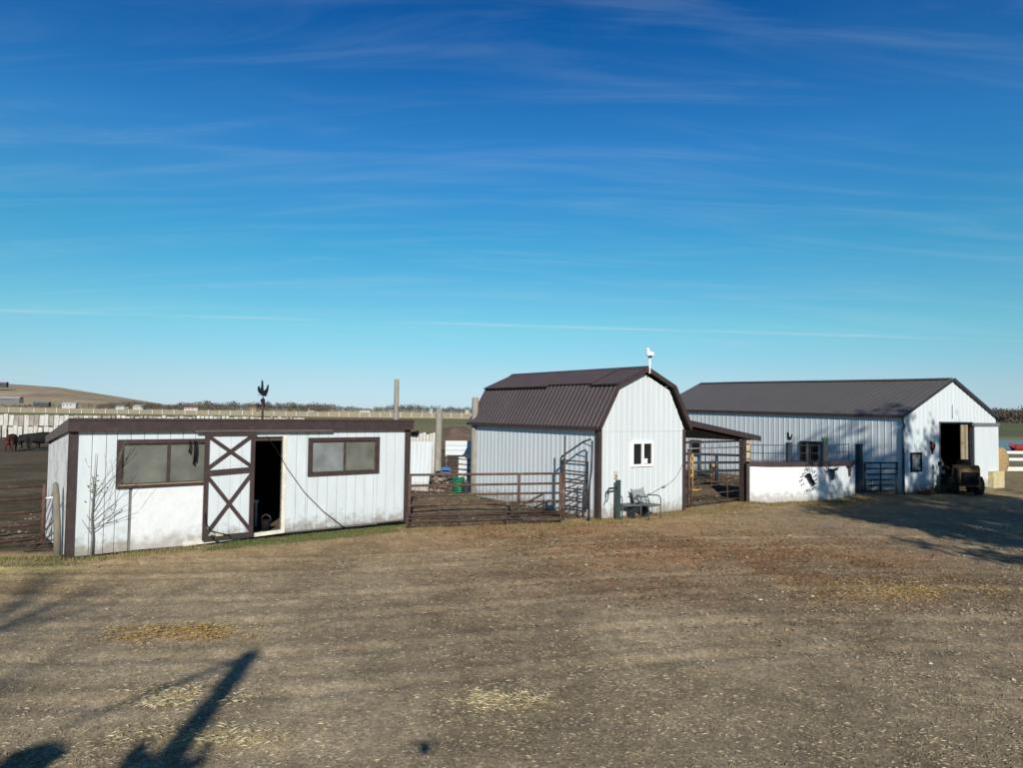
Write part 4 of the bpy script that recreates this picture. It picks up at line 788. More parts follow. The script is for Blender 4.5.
hang = MB().box((0.1, 0.08, 0), (0.2, 0.14, 0.6)).build('stand', POST, br); hang.location = (0, 0, -0.605)
STONES = [mat('stone_tan', (0.25, 0.18, 0.12), 0.9, var=0.3, vscale=9), mat('stone_grey', (0.24, 0.22, 0.20), 0.9, var=0.3, vscale=9), mat('stone_red', (0.22, 0.12, 0.08), 0.9, var=0.3, vscale=9)]
rs = thing('stone_pile', (-2.7, 27.6, 0), 0, 'brown stones and bricks heaped round the foot of the pale post', 'stones')
random.seed(12)
for k in range(26):
    r = random.uniform(0.06, 0.13)
    lv = k // 5; x = random.uniform(-0.36, 0.36)*(1-lv*0.12); y = random.uniform(-0.15, 0.15)
    bm = bmesh.new()
    for q in range(14):
        d_ = Vector((random.gauss(0, 1), random.gauss(0, 1), random.gauss(0, 0.7))).normalized()*r*random.uniform(0.8, 1.1); bm.verts.new((d_.x*1.25, d_.y, d_.z*0.8))
    g_ = bmesh.ops.convex_hull(bm, input=bm.verts); bmesh.ops.delete(bm, geom=[v_ for v_ in bm.verts if not v_.link_faces], context='VERTS')
    me = bpy.data.meshes.new('stone'); bm.to_mesh(me); bm.free(); me.materials.append(STONES[k % 3]); part('stone', me, rs, (x, y, 0.05+lv*0.15))
hr = thing('hose_reel', (-1.95, 27.35, 0), 0.1, 'bright green coiled hose heap standing by the wooden post', 'garden hose')
for k in range(7):
    c = []; rr = 0.26-0.012*k
    for j in range(17): t = 2*math.pi*j/16; c.append((rr*math.cos(t)+0.03*math.sin(k), rr*0.8*math.sin(t), 0.05+0.085*k+0.02*math.sin(3*t+k)))
    MB().tube(c, 0.042, 6).build('coil', GREENB, hr)
dr = thing('dark_drum', (-1.65, 26.9, 0), 0, 'small dark drum beside the green hose heap', 'drum'); lathe(MB(), [(0.15, 0), (0.16, 0.03), (0.15, 0.2), (0.16, 0.23), (0.15, 0.43), (0.155, 0.46)]).build('drum_body', BLUEP, dr); MB().tube([(0.05, 0.05, 0.46), (0.05, 0.05, 0.49)], 0.03, 8).build('bung', GREYT, dr)
# mound of soil behind
def mound(name, cx, cy, rx, ry, h, seed, col):
    n = 40; vs = []; fs = []
    g = np.linspace(-1.3, 1.3, n); X, Y = np.meshgrid(g, g); Z = h*np.exp(-(X*X+Y*Y)*1.8)*(0.6+0.8*fbm(X*2.2+seed, Y*2.2, 4, seed))-0.04
    v = np.stack([cx+X*rx, cy+Y*ry, Z], -1).reshape(-1, 3); i = np.arange(n*n).reshape(n, n); f = np.stack([i[:-1,:-1], i[:-1,1:], i[1:,1:], i[1:,:-1]], -1).reshape(-1, 4)
    o = bpy.data.objects.new(name, raw_mesh(name, v, f, col)); COL.objects.link(o); o['kind'] = 'structure'; return o
MUD = mat('mud', (0.13, 0.092, 0.07), 0.95, var=0.3, vscale=2, bump=0.05, bscale=3)
mound('soil_mound', -4.3, 62, 4.2, 4, 2.0, 3, MUD); mound('soil_mound', -8.2, 66, 5, 4, 1.0, 8, MUD)
# ------------------------------------------------------------------ hydrant post and garden chairs before the barn
hp = thing('green_hydrant', (3.18, 21.02, 0), A2, 'green square hydrant post with a side spout before the gambrel barn', 'hydrant')
MB().box((-0.055, -0.055, 0), (0.055, 0.055, 1.12)).box((-0.058, -0.058, 1.12), (0.058, 0.058, 1.16)).build('post_body', GREENP, hp)
MB().tube([(-0.055, 0, 0.93), (-0.36, 0, 0.93), (-0.40, 0, 0.88), (-0.40, 0, 0.76)], 0.03, 8).build('spout', GREENP, hp)
MB().tube([(-0.40, 0, 0.76), (-0.43, -0.02, 0.66), (-0.52, -0.05, 0.55)], 0.018, 6).build('hose_end', GREYP, hp)
def chair(loc, rot, label, back=True):
    o = thing('garden_chair', loc, rot, label, 'chair', 'garden chairs by the barn')
    w, d = 0.29, 0.25
    MB().box((-w, -d, 0.40), (w, d, 0.425)).build('seat', GREYP, o)
    MB().bar((-w, -d-0.012, 0.41), (w, -d-0.012, 0.41), 0.025, 0.05).build('seat_rail', GREYP, o)
    for sg in (-1, 1):
        MB().tube([(sg*(w+0.02), -d, 0.0), (sg*(w+0.02), -d, 0.58), (sg*(w+0.02), -d+0.03, 0.65), (sg*(w+0.02), -d+0.12, 0.68), (sg*(w+0.02), d-0.08, 0.66), (sg*(w+0.02), d+0.0, 0.60)], 0.019, 7).build('arm', GREYP, o)
        MB().tube([(sg*(w+0.02), d+0.06, 0.0), (sg*(w+0.02), d, 0.42), (sg*(w+0.015), d+(0.14 if back else 0.02), 0.87 if back else 0.60)], 0.018, 7).build('leg', GREYP, o)
    if back:
        MB().add([(-w, d+0.02, 0.46), (w, d+0.02, 0.46), (w, d+0.105, 0.84), (-w, d+0.105, 0.84), (-w, d+0.035, 0.455), (w, d+0.035, 0.455), (w, d+0.12, 0.835), (-w, d+0.12, 0.835)], [(0,1,2,3),(7,6,5,4),(0,4,5,1),(1,5,6,2),(2,6,7,3),(3,7,4,0)]).build('backrest', SLING, o)
    return o
chair((4.12, 21.36, 0), 0.80, 'grey garden chair with a tall sling back against the gambrel barn', True)
chair((3.52, 21.36, 0), A2-0.3, 'low dark garden chair without a back, beside the green hydrant', False)
bn = thing('low_bench', (3.86, 21.52, 0), A2, 'low dark bench standing between the two garden chairs', 'bench'); MB().box((-0.3, -0.14, 0.36), (0.3, 0.14, 0.41)).build('seat', BLUEP, bn)
for sx in (-0.27, 0.27): MB().box((sx-0.03, -0.13, 0), (sx+0.03, 0.13, 0.36)).build('leg', BLUEP, bn)
# ------------------------------------------------------------------ yellow loader at the big doorway
ld = thing('wheel_loader', local(GL, A3, 2.85, -0.80, 0), rad(-108), 'small dark yellow wheel loader parked in the shade of the large doorway', 'loader')
def wheel(x, y, r, w):
    t = lathe(MB(), [(r*0.55, -w/2), (r*0.9, -w/2), (r, -w*0.35), (r, w*0.35), (r*0.9, w/2), (r*0.55, w/2)], (x, y, r), 20, axis='y'); tt = t.build('wheel', RUBBER, ld)
    lathe(MB(), [(r*0.2, -w*0.42), (r*0.56, -w*0.36), (r*0.56, w*0.36), (r*0.2, w*0.42)], (x, y, r), 14, axis='y').build('rim', YELLM, tt)
    mb = MB()
    for k in range(16): a = 2*math.pi*k/16; c, s_ = math.cos(a), math.sin(a); mb.bar((x+r*c, y-w*0.45, r+r*s_), (x+r*c*1.0, y+w*0.45, r+r*s_), 0.05, 0.05, up=(c, 0, s_))
    mb.build('tread', RUBBER, tt)
for (x, y) in ((-0.55, -0.45), (0.50, -0.45), (-0.55, 0.45), (0.50, 0.45)): wheel(x, y, 0.36, 0.26)
MB().prism([(-0.1, 0.35), (1.0, 0.35), (1.08, 0.6), (1.05, 1.12), (0.85, 1.22), (0.05, 1.18), (-0.1, 0.95)], lambda u, v: (u, -0.36, v), lambda u, v: (u, 0.36, v)).build('engine_hood', YELLM, ld)
MB().prism([(-1.0, 0.4), (-0.1, 0.4), (-0.1, 0.75), (-1.0, 0.70)], lambda u, v: (u, -0.3, v), lambda u, v: (u, 0.3, v)).build('chassis', YELLM, ld)
MB().box((1.082, -0.28, 0.45), (1.16, 0.28, 0.95)).build('counterweight', BLACK, ld)
for k in range(4): MB().box((0.25+0.14*k, -0.372, 0.75), (0.33+0.14*k, -0.361, 1.05)).build('vent', BLACK, ld)
MB().box((-0.05, -0.2, 1.18), (0.35, 0.2, 1.24)).box((0.3, -0.2, 1.24), (0.38, 0.2, 1.42)).build('operator_seat', BLACK, ld)
MB().tube([(-0.35, 0, 0.72), (-0.42, 0, 1.25)], 0.03, 6).build('steering_column', BLACK, ld); lathe(MB(), [(0.17, 0), (0.19, 0.02), (0.17, 0.04)], (-0.43, 0, 1.25), 14).build('steering_wheel', BLACK, ld)
for y in (-0.42, 0.42):
    MB().tube([(-0.15, y, 1.0), (-1.0, y, 1.05), (-1.6, y, 0.45)], 0.05, 6).build('lift_arm', YELLM, ld)
    MB().tube([(-0.4, y, 0.5), (-1.1, y, 0.9)], 0.03, 6).build('cylinder', GREYT, ld)
MB().prism([(-1.55, 0.05), (-2.05, 0.08), (-2.10, 0.12), (-1.7, 0.2), (-1.6, 0.62), (-1.5, 0.62)], lambda u, v: (u, -0.7, v), lambda u, v: (u, 0.7, v)).build('bucket', RUSTD, ld)
tk = thing('blue_tarp_bundle', local(GL, A3, 3.35, 0.75, 0.03), 0.2, 'grey-blue covered machine standing inside the large dark doorway', 'covered machine')
mb = MB(); v = []; 
lathe(mb, [(0.55, 0), (0.52, 0.6), (0.45, 1.1), (0.36, 1.4), (0.2, 1.62), (0.05, 1.68)], n=12); mb.v = [(x*(1+0.12*math.sin(7*z+3*x)), y, z) for x, y, z in mb.v]; mb.build('tarp', mat('blue_grey_tarp', (0.10, 0.13, 0.16), 0.6, var=0.3), tk)
random.seed(21)
wd = thing('weed_clump', local(GL, A3, 1.3, -0.45, 0), A3, 'dark dry weeds and junk along the foot of the large barn front', 'weeds')
mb = MB()
for k in range(260):
    x, y = random.uniform(-0.9, 1.3), random.uniform(-0.25, 0.25); h = random.uniform(0.12, 0.42)*(1 if x > 0 else 0.7); mb.tube([(x, y, 0), (x+random.uniform(-.08, .08), y, h*0.6), (x+random.uniform(-.18, .18), y+random.uniform(-.1, .1), h)], [0.012, 0.009, 0.004], 4)
mb.build('stems', mat('dry_weed', (0.07, 0.062, 0.04), 0.9, var=0.3), wd)
# ------------------------------------------------------------------ right background
def bale(loc, rot, r, w, m, label):
    o = thing('round_bale', loc, rot, label, 'hay bale'); mb = MB(); lathe(mb, [(r*0.02, -w/2), (r*0.5, -w/2-0.02), (r*0.93, -w/2), (r, -w*0.42), (r*0.99, 0), (r, w*0.42), (r*0.93, w/2), (r*0.5, w/2+0.02), (r*0.02, w/2)], (0, 0, r*0.96), 24, axis='y')
    mb.v = [(x+0.05*noise.noise((x*4, y*4, z*4)), y+0.05*noise.noise((x*4+9, y*4, z*4)), z+0.05*noise.noise((x*4, y*4+9, z*4))) for x, y, z in mb.v]
    mb.build('hay_roll', m, o)
    for k in (-0.3, 0, 0.3): mb2 = MB().tube([((r+0.03)*math.cos(t), k*w, r*0.96+(r+0.03)*math.sin(t)) for t in np.linspace(0, 2*math.pi, 25)], 0.012, 4); mb2.build('twine', TWIG, o)
bale((27.35, 40.6, 0), 0.6, 0.78, 1.3, HAY, 'brown round hay bale behind the corner of the large barn')
sb = thing('square_bale', (21.62, 31.95, 0), A3, 'pale square straw bale at the foot of the white sliding door', 'hay bale')
mb = MB(); mb.box((0, 0, 0), (0.95, 1.2, 0.75)); me_ = mb.build('bale_block', HAYP, sb); MB().box((-0.012, 0.3, -0.01), (0.962, 0.33, 0.762)).box((-0.012, 0.85, -0.01), (0.962, 0.88, 0.762)).build('twine', TWIG, sb)
fr = thing('white_pipe_fence', (29.5, 44.3, 0), 0.12, 'white two-rail pipe fence at the right edge behind the bales', 'fence')
for z in (1.05, 0.62): MB().bar((0, 0, z), (16, 0, z), 0.08, 0.16).build('rail', VINYL, fr)
for k in range(6): MB().box((k*3.1, 0.05, 0), (k*3.1+0.12, 0.15, 1.15)).build('post', VINYL, fr)
MB().bar((0, -1.2, 0.12), (16, -1.2, 0.12), 0.3, 0.24).build('kickboard', SILL, fr)
boat = thing('rowing_boat', (48.6, 66.6, 0.1), 0.15, 'small red boat drawn up on the pond bank at the right edge', 'boat')
mb = MB(); K = 12; vs = []
for k in range(K+1):
    t = k/K; x = -1.9+3.8*t; w = 0.75*math.sin(math.pi*min(1, 0.12+t*0.62+0.26*t*t if t < 1 else 1))**0.6 if t < 0.98 else 0.03; sh_ = 0.62+0.16*(2*t-1)**2
    for (a_, b_) in ((-1, 1), (-0.85, 0.45), (-0.35, 0.05), (0.35, 0.05), (0.85, 0.45), (1, 1), (0.92, 1), (0.3, 0.15), (-0.3, 0.15), (-0.92, 1)): vs.append((x, a_*w, b_*sh_))
mb.add(vs, [(k*10+a, k*10+(a+1) % 10, (k+1)*10+(a+1) % 10, (k+1)*10+a) for k in range(K) for a in range(10)]+[tuple(range(10))[::-1], tuple(K*10+a for a in range(10))]).build('hull', REDP, boat)
for x in (-0.9, 0.2, 1.1): MB().box((x-0.12, -0.6, 0.42), (x+0.12, 0.6, 0.46)).build('bench', PLANK, boat)
pm = bpy.data.materials.new('pond_water'); pm.use_nodes = True; pb_ = pm.node_tree.nodes['Principled BSDF']; pb_.inputs['Base Color'].default_value = (0.03, 0.055, 0.10, 1); pb_.inputs['Roughness'].default_value = 0.12
nz = N(pm.node_tree, 'ShaderNodeTexNoise'); nz.inputs['Scale'].default_value = 3.0; nz.inputs['Detail'].default_value = 4; tcx = N(pm.node_tree, 'ShaderNodeTexCoord'); pm.node_tree.links.new(tcx.outputs['Object'], nz.inputs['Vector'])
bpn = N(pm.node_tree, 'ShaderNodeBump'); bpn.inputs['Distance'].default_value = 0.25; pm.node_tree.links.new(nz.outputs[0], bpn.inputs['Height']); pm.node_tree.links.new(bpn.outputs[0], pb_.inputs['Normal'])
pp = [(63+27*math.cos(t)*(1+0.08*math.sin(3*t)), 88+20*math.sin(t)*(1+0.1*math.sin(2*t+1)), 0.06) for t in np.linspace(0, 2*math.pi, 49)[:-1]]
tag(MB().add(pp, [tuple(range(48))]).build('pond', pm), kind='structure')
# ------------------------------------------------------------------ left background: windbreak of boards, posts in the field
wf_ = thing('windbreak_fence', (-50.6, 69.0, 0), math.atan2(9.5, 20.5), 'long whitewashed windbreak of upright boards behind the left corral', 'fence')
random.seed(5); nb_ = 78
FW2 = mat('grey_plank', (0.33, 0.30, 0.27), 0.85, var=0.28, vscale=2.0, col2=(0.2, 0.14, 0.11), c2scale=2.5); FW3 = mat('red_brown_plank', (0.22, 0.13, 0.10), 0.85, var=0.28, vscale=2.0)
BM = [MB().box((0, 0, 0), (w_, 0.04, h)).mesh('board', m_) for h, w_, m_ in ((0.98, 0.37, FENCEW), (1.06, 0.38, FENCEW), (1.13, 0.34, FENCEW), (1.04, 0.36, FW2), (0.96, 0.36, FENCEW), (1.08, 0.26, FW2), (1.03, 0.385, FENCEW))]
for k in range(nb_):
    part('board', random.choice(BM), wf_, (k*0.42-3, 0, 1.15+random.uniform(-0.02, 0.02)), (0, random.uniform(-0.015, 0.015), 0)); part('board', random.choice(BM), wf_, (k*0.42-3+random.uniform(-.05, .05), -0.25, 0.02), (0, random.uniform(-0.02, 0.02), 0))
for z in (0.5, 1.05, 1.6): MB().box((-3, 0.045, z), (30, 0.12, z+0.12)).build('rail', RUSTD, wf_)
fp = thing('field_fence', (-250, 330, 0), 0, 'line of pale posts and wires far across the fields', 'fence')
FM = MB().box((-0.16, -0.16, 0), (0.16, 0.16, 2.4)).mesh('post', FENCEW)
for k in range(66): part('post', FM, fp, (k*5.1+random.uniform(-.4, .4), k*0.9, random.uniform(-0.5, 0.0)))
for z in (0.9, 1.7): MB().tube([(0, 0, z), (66*5.1, 66*0.9, z)], 0.03, 4).build('wire', GREYT, fp)
# cattle
def cow(loc, rot, m, label, sc=1.0, head=0.0, group='cattle standing in the left corral'):
    P = {'pel': (-0.75, 0, 1.02, .36), 'mid': (-0.1, 0, 0.95, .46), 'sh': (0.6, 0, 1.0, .38), 'nk': (0.95, 0, 1.28-head*0.4, .17), 'hd': (1.22, 0, 1.36-head, .14), 'mz': (1.52, 0, 1.18-head, .085),
         'tl': (-1.0, 0, 1.2, .05), 'tl2': (-1.08, 0, 0.6, .03)}
    E_ = [('pel', 'mid'), ('mid', 'sh'), ('sh', 'nk'), ('nk', 'hd'), ('hd', 'mz'), ('pel', 'tl'), ('tl', 'tl2')]
    for i, sg in enumerate((-1, 1)):
        P[f'e{i}'] = (1.14, sg*0.24, 1.46-head, .04); E_.append(('hd', f'e{i}'))
        P[f'a{i}'] = (0.62, sg*0.2, 0.78, .12); P[f'b{i}'] = (0.64, sg*0.2, 0.42, .065); P[f'c{i}'] = (0.62, sg*0.2, 0.06, .055); E_ += [('sh', f'a{i}'), (f'a{i}', f'b{i}'), (f'b{i}', f'c{i}')]
        P[f'p{i}'] = (-0.72, sg*0.2, 0.80, .15); P[f'q{i}'] = (-0.90, sg*0.2, 0.46, .07); P[f'r{i}'] = (-0.80, sg*0.2, 0.06, .055); E_ += [('pel', f'p{i}'), (f'p{i}', f'q{i}'), (f'q{i}', f'r{i}')]
    ks = list(P); me = bpy.data.meshes.new('cow'); me.from_pydata([P[k][:3] for k in ks], [(ks.index(a), ks.index(b)) for a, b in E_], []); ob = bpy.data.objects.new('tmp', me); COL.objects.link(ob)
    ob.modifiers.new('s', 'SKIN'); sv = me.skin_vertices[0].data
    for i, k in enumerate(ks): sv[i].radius = (P[k][3], P[k][3]*(1.15 if k in ('pel', 'mid', 'sh') else 1)); sv[i].use_root = (k == 'pel')
    ob.modifiers.new('u', 'SUBSURF').levels = 1
    dg = bpy.context.evaluated_depsgraph_get(); m2 = bpy.data.meshes.new_from_object(ob.evaluated_get(dg)); bpy.data.objects.remove(ob)
    m2.materials.clear(); m2.materials.append(m); m2.polygons.foreach_set('use_smooth', [True]*len(m2.polygons)); m2.name = 'cow'
    o = bpy.data.objects.new('cow', m2); COL.objects.link(o); o.location = loc; o.rotation_euler = (0, 0, rot); o.scale = (sc,)*3
    return tag(o, label, 'cow', group)
CR = mat('red_hide', (0.065, 0.020, 0.015), 0.8, var=0.2); CB = mat('black_hide', (0.012, 0.011, 0.011), 0.8, var=0.3); CBW = mat('black_white_hide', (0.014, 0.013, 0.013), 0.8, var=0.3, col2=(0.5, 0.48, 0.45), c2scale=1.6, c2lo=0.62, c2hi=0.64); CT_ = mat('tan_hide', (0.42, 0.27, 0.15), 0.8, var=0.2)
cow((-33.75, 48.2, 0), 2.0, CR, 'dark red cow at the left edge of the corral', 0.86, 0.35)
cow((-34.6, 51.4, 0), 0.1, CBW, 'black cow with a white patch, between red cow and shed', 0.80, 0.3)
cow((-32.6, 49.6, 0), 0.9, CB, 'plain black cow nearest the shed', 0.92, 0.25)
cow((10.25, 35.9, 0), -1.9, CT_, 'tan calf looking through the blue corral panel', 0.62, 0.25, None)
# ------------------------------------------------------------------ hill, far farms, tree lines
HILLM = mat('dry_hill_grass', (0.42, 0.345, 0.21), 0.95, var=0.3, vscale=0.015, col2=(0.32, 0.21, 0.15), c2scale=0.006, c2lo=0.48, c2hi=0.6)
n = 90; gx = np.linspace(-2600, -350, n); gy = np.linspace(1050, 2300, 40); X, Y = np.meshgrid(gx, gy)
prof_ = np.interp(X/Y*711+512, [-700, -200, 0, 60, 120, 180, 260], [54, 58, 49, 42, 25, 5, 0]); ridge = np.interp(Y, [1050, 1300, 1750, 2300], [0, 0.28, 1.0, 1.15])
Z = prof_*ridge*(Y/1750)*(0.95+0.1*fbm(X*0.004, Y*0.004, 3, 4))-1.0
i = np.arange(X.size).reshape(X.shape); f = np.stack([i[:-1,:-1], i[:-1,1:], i[1:,1:], i[1:,:-1]], -1).reshape(-1, 4)
ho = bpy.data.objects.new('hill', raw_mesh('hill', np.stack([X, Y, Z], -1).reshape(-1, 3), f, HILLM)); COL.objects.link(ho); ho['kind'] = 'structure'; ho.data.polygons.foreach_set('use_smooth', np.ones(len(f), bool))
LEAFC = mat('leaf_colour', (0.1, 0.1, 0.05), 0.9, var=0.1, attr='col')
def clumps(name, pts, rad_, cols, per, size, seed):          # leaf-sized faces through each crown's volume
    r = np.random.default_rng(seed); n = len(pts); P = np.repeat(np.array(pts), per, 0); R = np.repeat(np.array(rad_), per, 0)
    d = r.normal(size=(n*per, 3)); d /= np.linalg.norm(d, axis=1)[:, None]; d *= (r.random((n*per, 1))**0.45); C0 = P+d*R
    s = np.repeat(np.array(size), per)[:, None]*r.uniform(0.6, 1.3, (n*per, 1)); a = r.normal(size=(n*per, 3)); a /= np.linalg.norm(a, axis=1)[:, None]; b = np.cross(a, r.normal(size=(n*per, 3))); b /= np.linalg.norm(b, axis=1)[:, None]
    v = np.stack([C0-a*s, C0-b*s*0.7, C0+a*s, C0+b*s*0.7], 1).reshape(-1, 3); f = np.arange(len(v)).reshape(-1, 4)
    c = np.repeat(np.repeat(np.array(cols), per, 0)*r.uniform(0.75, 1.25, (n*per, 1)), 4, 0)
    return raw_mesh(name, v, f, LEAFC, c)
r = np.random.default_rng(3)
pts, rr_, cc, ss = [], [], [], []
def tl(px0, px1, d0, d1, h0, h1, step, pal):
    px = px0
    while px < px1:
        d = r.uniform(d0, d1); h = r.uniform(h0, h1)*(0.6+0.8*float(vnoise(np.array([px*0.03]), np.array([d0*0.01]), 3)[0])); x = (px-512)/711*d; w = h*r.uniform(0.45, 0.8)
        pts.append((x, d, h*0.52)); rr_.append((w, w, h*0.52)); cc.append(pal[r.integers(len(pal))]); ss.append(h*0.062); px += step*r.uniform(0.5, 1.5)
PALF = [(0.075, 0.08, 0.06), (0.10, 0.095, 0.08), (0.12, 0.105, 0.09), (0.065, 0.075, 0.06), (0.12, 0.115, 0.09), (0.13, 0.10, 0.075)]
tl(100, 330, 950, 1300, 8, 13.5, 1.7, PALF); tl(300, 520, 1300, 1800, 9, 15, 1.8, PALF); tl(-60, 120, 1000, 1200, 5, 11, 5, PALF); tl(110, 230, 900, 1000, 5, 9, 4, PALF)
o = bpy.data.objects.new('distant_trees', clumps('distant_trees', pts, rr_, cc, 190, ss, 1)); COL.objects.link(o); tag(o, 'long grey-green line of far trees along the left horizon', 'trees', kind='stuff')
pts, rr_, cc, ss = [], [], [], []
tl(965, 1100, 640, 760, 9, 13, 1.6, [(0.10, 0.08, 0.065), (0.13, 0.105, 0.085), (0.08, 0.07, 0.055)])
tl(640, 965, 640, 760, 7, 10, 4, [(0.10, 0.08, 0.065), (0.13, 0.105, 0.085), (0.08, 0.07, 0.055)])
o = bpy.data.objects.new('distant_trees', clumps('distant_trees', pts, rr_, cc, 220, ss, 2)); COL.objects.link(o); tag(o, 'bare brown far wood along the right horizon beyond the green field', 'trees', kind='stuff')
def house(px, d, w, h, wall_m, roof_m, label, z=0.0, dp=8, name='farmhouse', cat='house'):
    o = thing(name, ((px-512)/711*d, d, z), r.uniform(-0.3, 0.3), label, cat)
    MB().box((-w/2, 0, -2), (w/2, dp, h)).build('wall', wall_m, o)
    rf = MB().prism([(-0.4, h), (dp/2, h+dp*0.28), (dp+0.4, h), (dp+0.4, h-0.2), (dp/2, h+dp*0.25), (-0.4, h-0.2)], lambda u, v: (-w/2-0.4, u, v), lambda u, v: (w/2+0.4, u, v)); rf.build('roof', roof_m, o)
    for k in range(max(2, int(w/5))): MB().box((-w/2+1.2+k*4.2, -0.06, h*0.4), (-w/2+2.4+k*4.2, -0.005, h*0.75)).build('window', GLASSD, o)
    return o
FARW = mat('pale_far_wall', (0.42, 0.42, 0.42), 0.8, var=0.1); GR_ = mat('grey_far_roof', (0.16, 0.16, 0.17), 0.7); WR = mat('pale_far_roof', (0.36, 0.37, 0.39), 0.6); RR = mat('red_far_roof', (0.20, 0.09, 0.06), 0.8); DW = mat('dark_far_wall', (0.06, 0.06, 0.07), 0.8)
for (px, d, w, h, wm, rm, lab, z) in ((70, 930, 16, 4.0, FARW, WR, 'white farmhouse at the foot of the hill, leftmost by the trees', 2.5), (121, 900, 12, 3, FARW, GR_, 'small white building at the left end of the tree line', 1.0), (139, 910, 14, 3, FARW, WR, 'low pale building just right of the small white one', 1.0),
        (192, 900, 17, 3, FARW, RR, 'long pale building with red-brown roof in the tree line', 0.5), (254, 900, 8, 4.5, TANW, RR, 'brown-roofed house just left of the rooster weathervane', 0), (312, 1100, 9, 3.5, FARW, WR, 'tiny white house right of the rooster weathervane', 0),
        (366, 1150, 16, 3.5, FARW, GR_, 'white house with grey roof left of the tall wooden post', 0), (432, 1250, 5, 6, FARW, WR, 'narrow white silo-like building left of the pale wooden post', 0), (468, 1250, 7, 5, FARW, WR, 'white building close to the gambrel barn roof on the horizon', 0),
        (10, 1120, 38, 6, GR_, WR, 'large pale-roofed farm building low on the hill at left', 9), (-1, 1640, 34, 9, DW, WR, 'dark building with pale roof on the crest of the hill', 47), (42, 1120, 22, 4, DW, GR_, 'grey long building right of the pale-roofed hill farm', 4)):
    house(px, d, w, h, wm, rm, lab, z)
# ------------------------------------------------------------------ sapling before the shed
def branchy(mb, p, d, L, r_, depth, rnd, bend=0.25, spread=0.6, nchild=3, minr=0.003, tips=None, n=5):
    pts = [Vector(p)]; dd = Vector(d).normalized(); rs = [r_]; k = 4
    for i in range(k):
        dd = (dd+Vector((rnd.uniform(-bend, bend), rnd.uniform(-bend, bend), rnd.uniform(-bend*0.3, bend*0.6)))*0.5).normalized(); pts.append(pts[-1]+dd*L/k); rs.append(max(minr, r_*(1-0.6*(i+1)/k)))
    mb.tube(pts, rs, n)
    if tips is not None and depth <= 1: tips += [(pts[-1], dd), (pts[2], dd), (pts[3], dd)]
    if depth > 0:
        for j in range(nchild):
            i = rnd.randint(1, k); a = rnd.uniform(0, 6.28); s_ = spread*rnd.uniform(0.6, 1.3)
            nd = (dd+Vector((math.cos(a)*s_, math.sin(a)*s_, rnd.uniform(0.0, 0.4)))).normalized()
            branchy(mb, pts[i], nd, L*rnd.uniform(0.5, 0.75), rs[i]*0.65, depth-1, rnd, bend, spread, nchild, minr, tips, n)
    return tips
rnd = random.Random(14)
sp = thing('sapling', (-8.62, 14.80, 0), 0, 'bare young tree with a few green leaves before the shed corner', 'tree')
mb = MB(); mb.tube([(0, 0, 0), (0.01, 0, 0.4), (-0.02, 0, 0.8), (0.0, 0, 1.3), (0.02, 0, 2.15)], [0.028, 0.024, 0.018, 0.011, 0.004], 6); mb.build('trunk', TWIG, sp)
mb = MB(); tips = []
for (z, dx, L) in ((0.45, -0.55, 0.5), (0.5, 0.7, 0.7), (0.7, -0.5, 0.6), (0.75, 0.6, 0.75), (0.95, 0.3, 0.8), (1.0, -0.25, 0.9), (1.25, 0.4, 0.8), (0.6, 0.9, 0.85), (1.4, -0.2, 0.6), (0.55, -0.9, 0.45)):
    branchy(mb, (0, 0, z), (dx, rnd.uniform(-0.1, 0.1), 0.75), L, 0.009, 1, rnd, 0.2, 0.35, 3, 0.0035, tips, 4)
mb.build('branches', TWIG, sp)
mb = MB()
for k in range(70):
    c = Vector((rnd.gauss(-0.02, 0.055), rnd.gauss(0, 0.06), rnd.gauss(1.42, 0.2))) if k < 42 else tips[rnd.randrange(len(tips))][0]
    a = Vector((rnd.uniform(-1, 1), rnd.uniform(-1, 1), rnd.uniform(-1, 0.5))).normalized()*0.04; b = a.cross(Vector((0.3, 1, 0.2))).normalized()*0.02; mb.add([c, c+a*0.5+b, c+a, c+a*0.5-b], [(0,1,2,3)])
mb.build('leaves', mat('sapling_leaf', (0.13, 0.17, 0.06), 0.7, var=0.3), sp)
# ------------------------------------------------------------------ trees and pole behind the camera (their shadows fall in the yard)
def shade_tree(name, loc, H, cr, nleaf, seed, label, spread=0.65, z0=0.35, leafr=0.11, cz=None):
    rnd = random.Random(seed); o = thing(name, loc, 0, label, 'tree'); mb = MB()
    mb.tube([(0, 0, -0.1), (0.05, 0.02, H*0.15), (-0.05, 0, H*0.4), (0.1, 0.05, H*0.7), (0, 0, H*0.93)], [0.32*H/12, 0.26*H/12, 0.18*H/12, 0.09*H/12, 0.02], 9); mb.build('trunk', BARK, o)
    mb = MB(); tips = []
    for k in range(16):
        z = H*(z0+0.5*k/16); a = k*2.4; L = cr*rnd.uniform(0.75, 1.1)*(1.1-0.5*k/16); branchy(mb, (0, 0, z), (math.cos(a), math.sin(a), 0.55), L, 0.075*H/12, 2, rnd, 0.3, spread, 4, 0.008, tips, 5)
    mb.build('limbs', BARK, o)
    if nleaf:
        c = np.array([t[0] for t in tips]); k = np.random.default_rng(seed).integers(0, len(c), nleaf); q = np.random.default_rng(seed+1); P = c[k]+q.normal(size=(nleaf, 3))*0.22
        me = clumps('crown', P, np.full((nleaf, 3), 0.05), np.tile((0.14, 0.11, 0.035), (nleaf, 1)), 1, np.full(nleaf, leafr), seed); co = part('crown', me, o); co['kind'] = 'stuff'
    return o
shade_tree('cottonwood_tree', (18.5, 6.0, 0), 13.6, 3.7, 7000, 31, 'tallest cottonwood outside the right edge of the yard, nearest the barn', leafr=0.13)
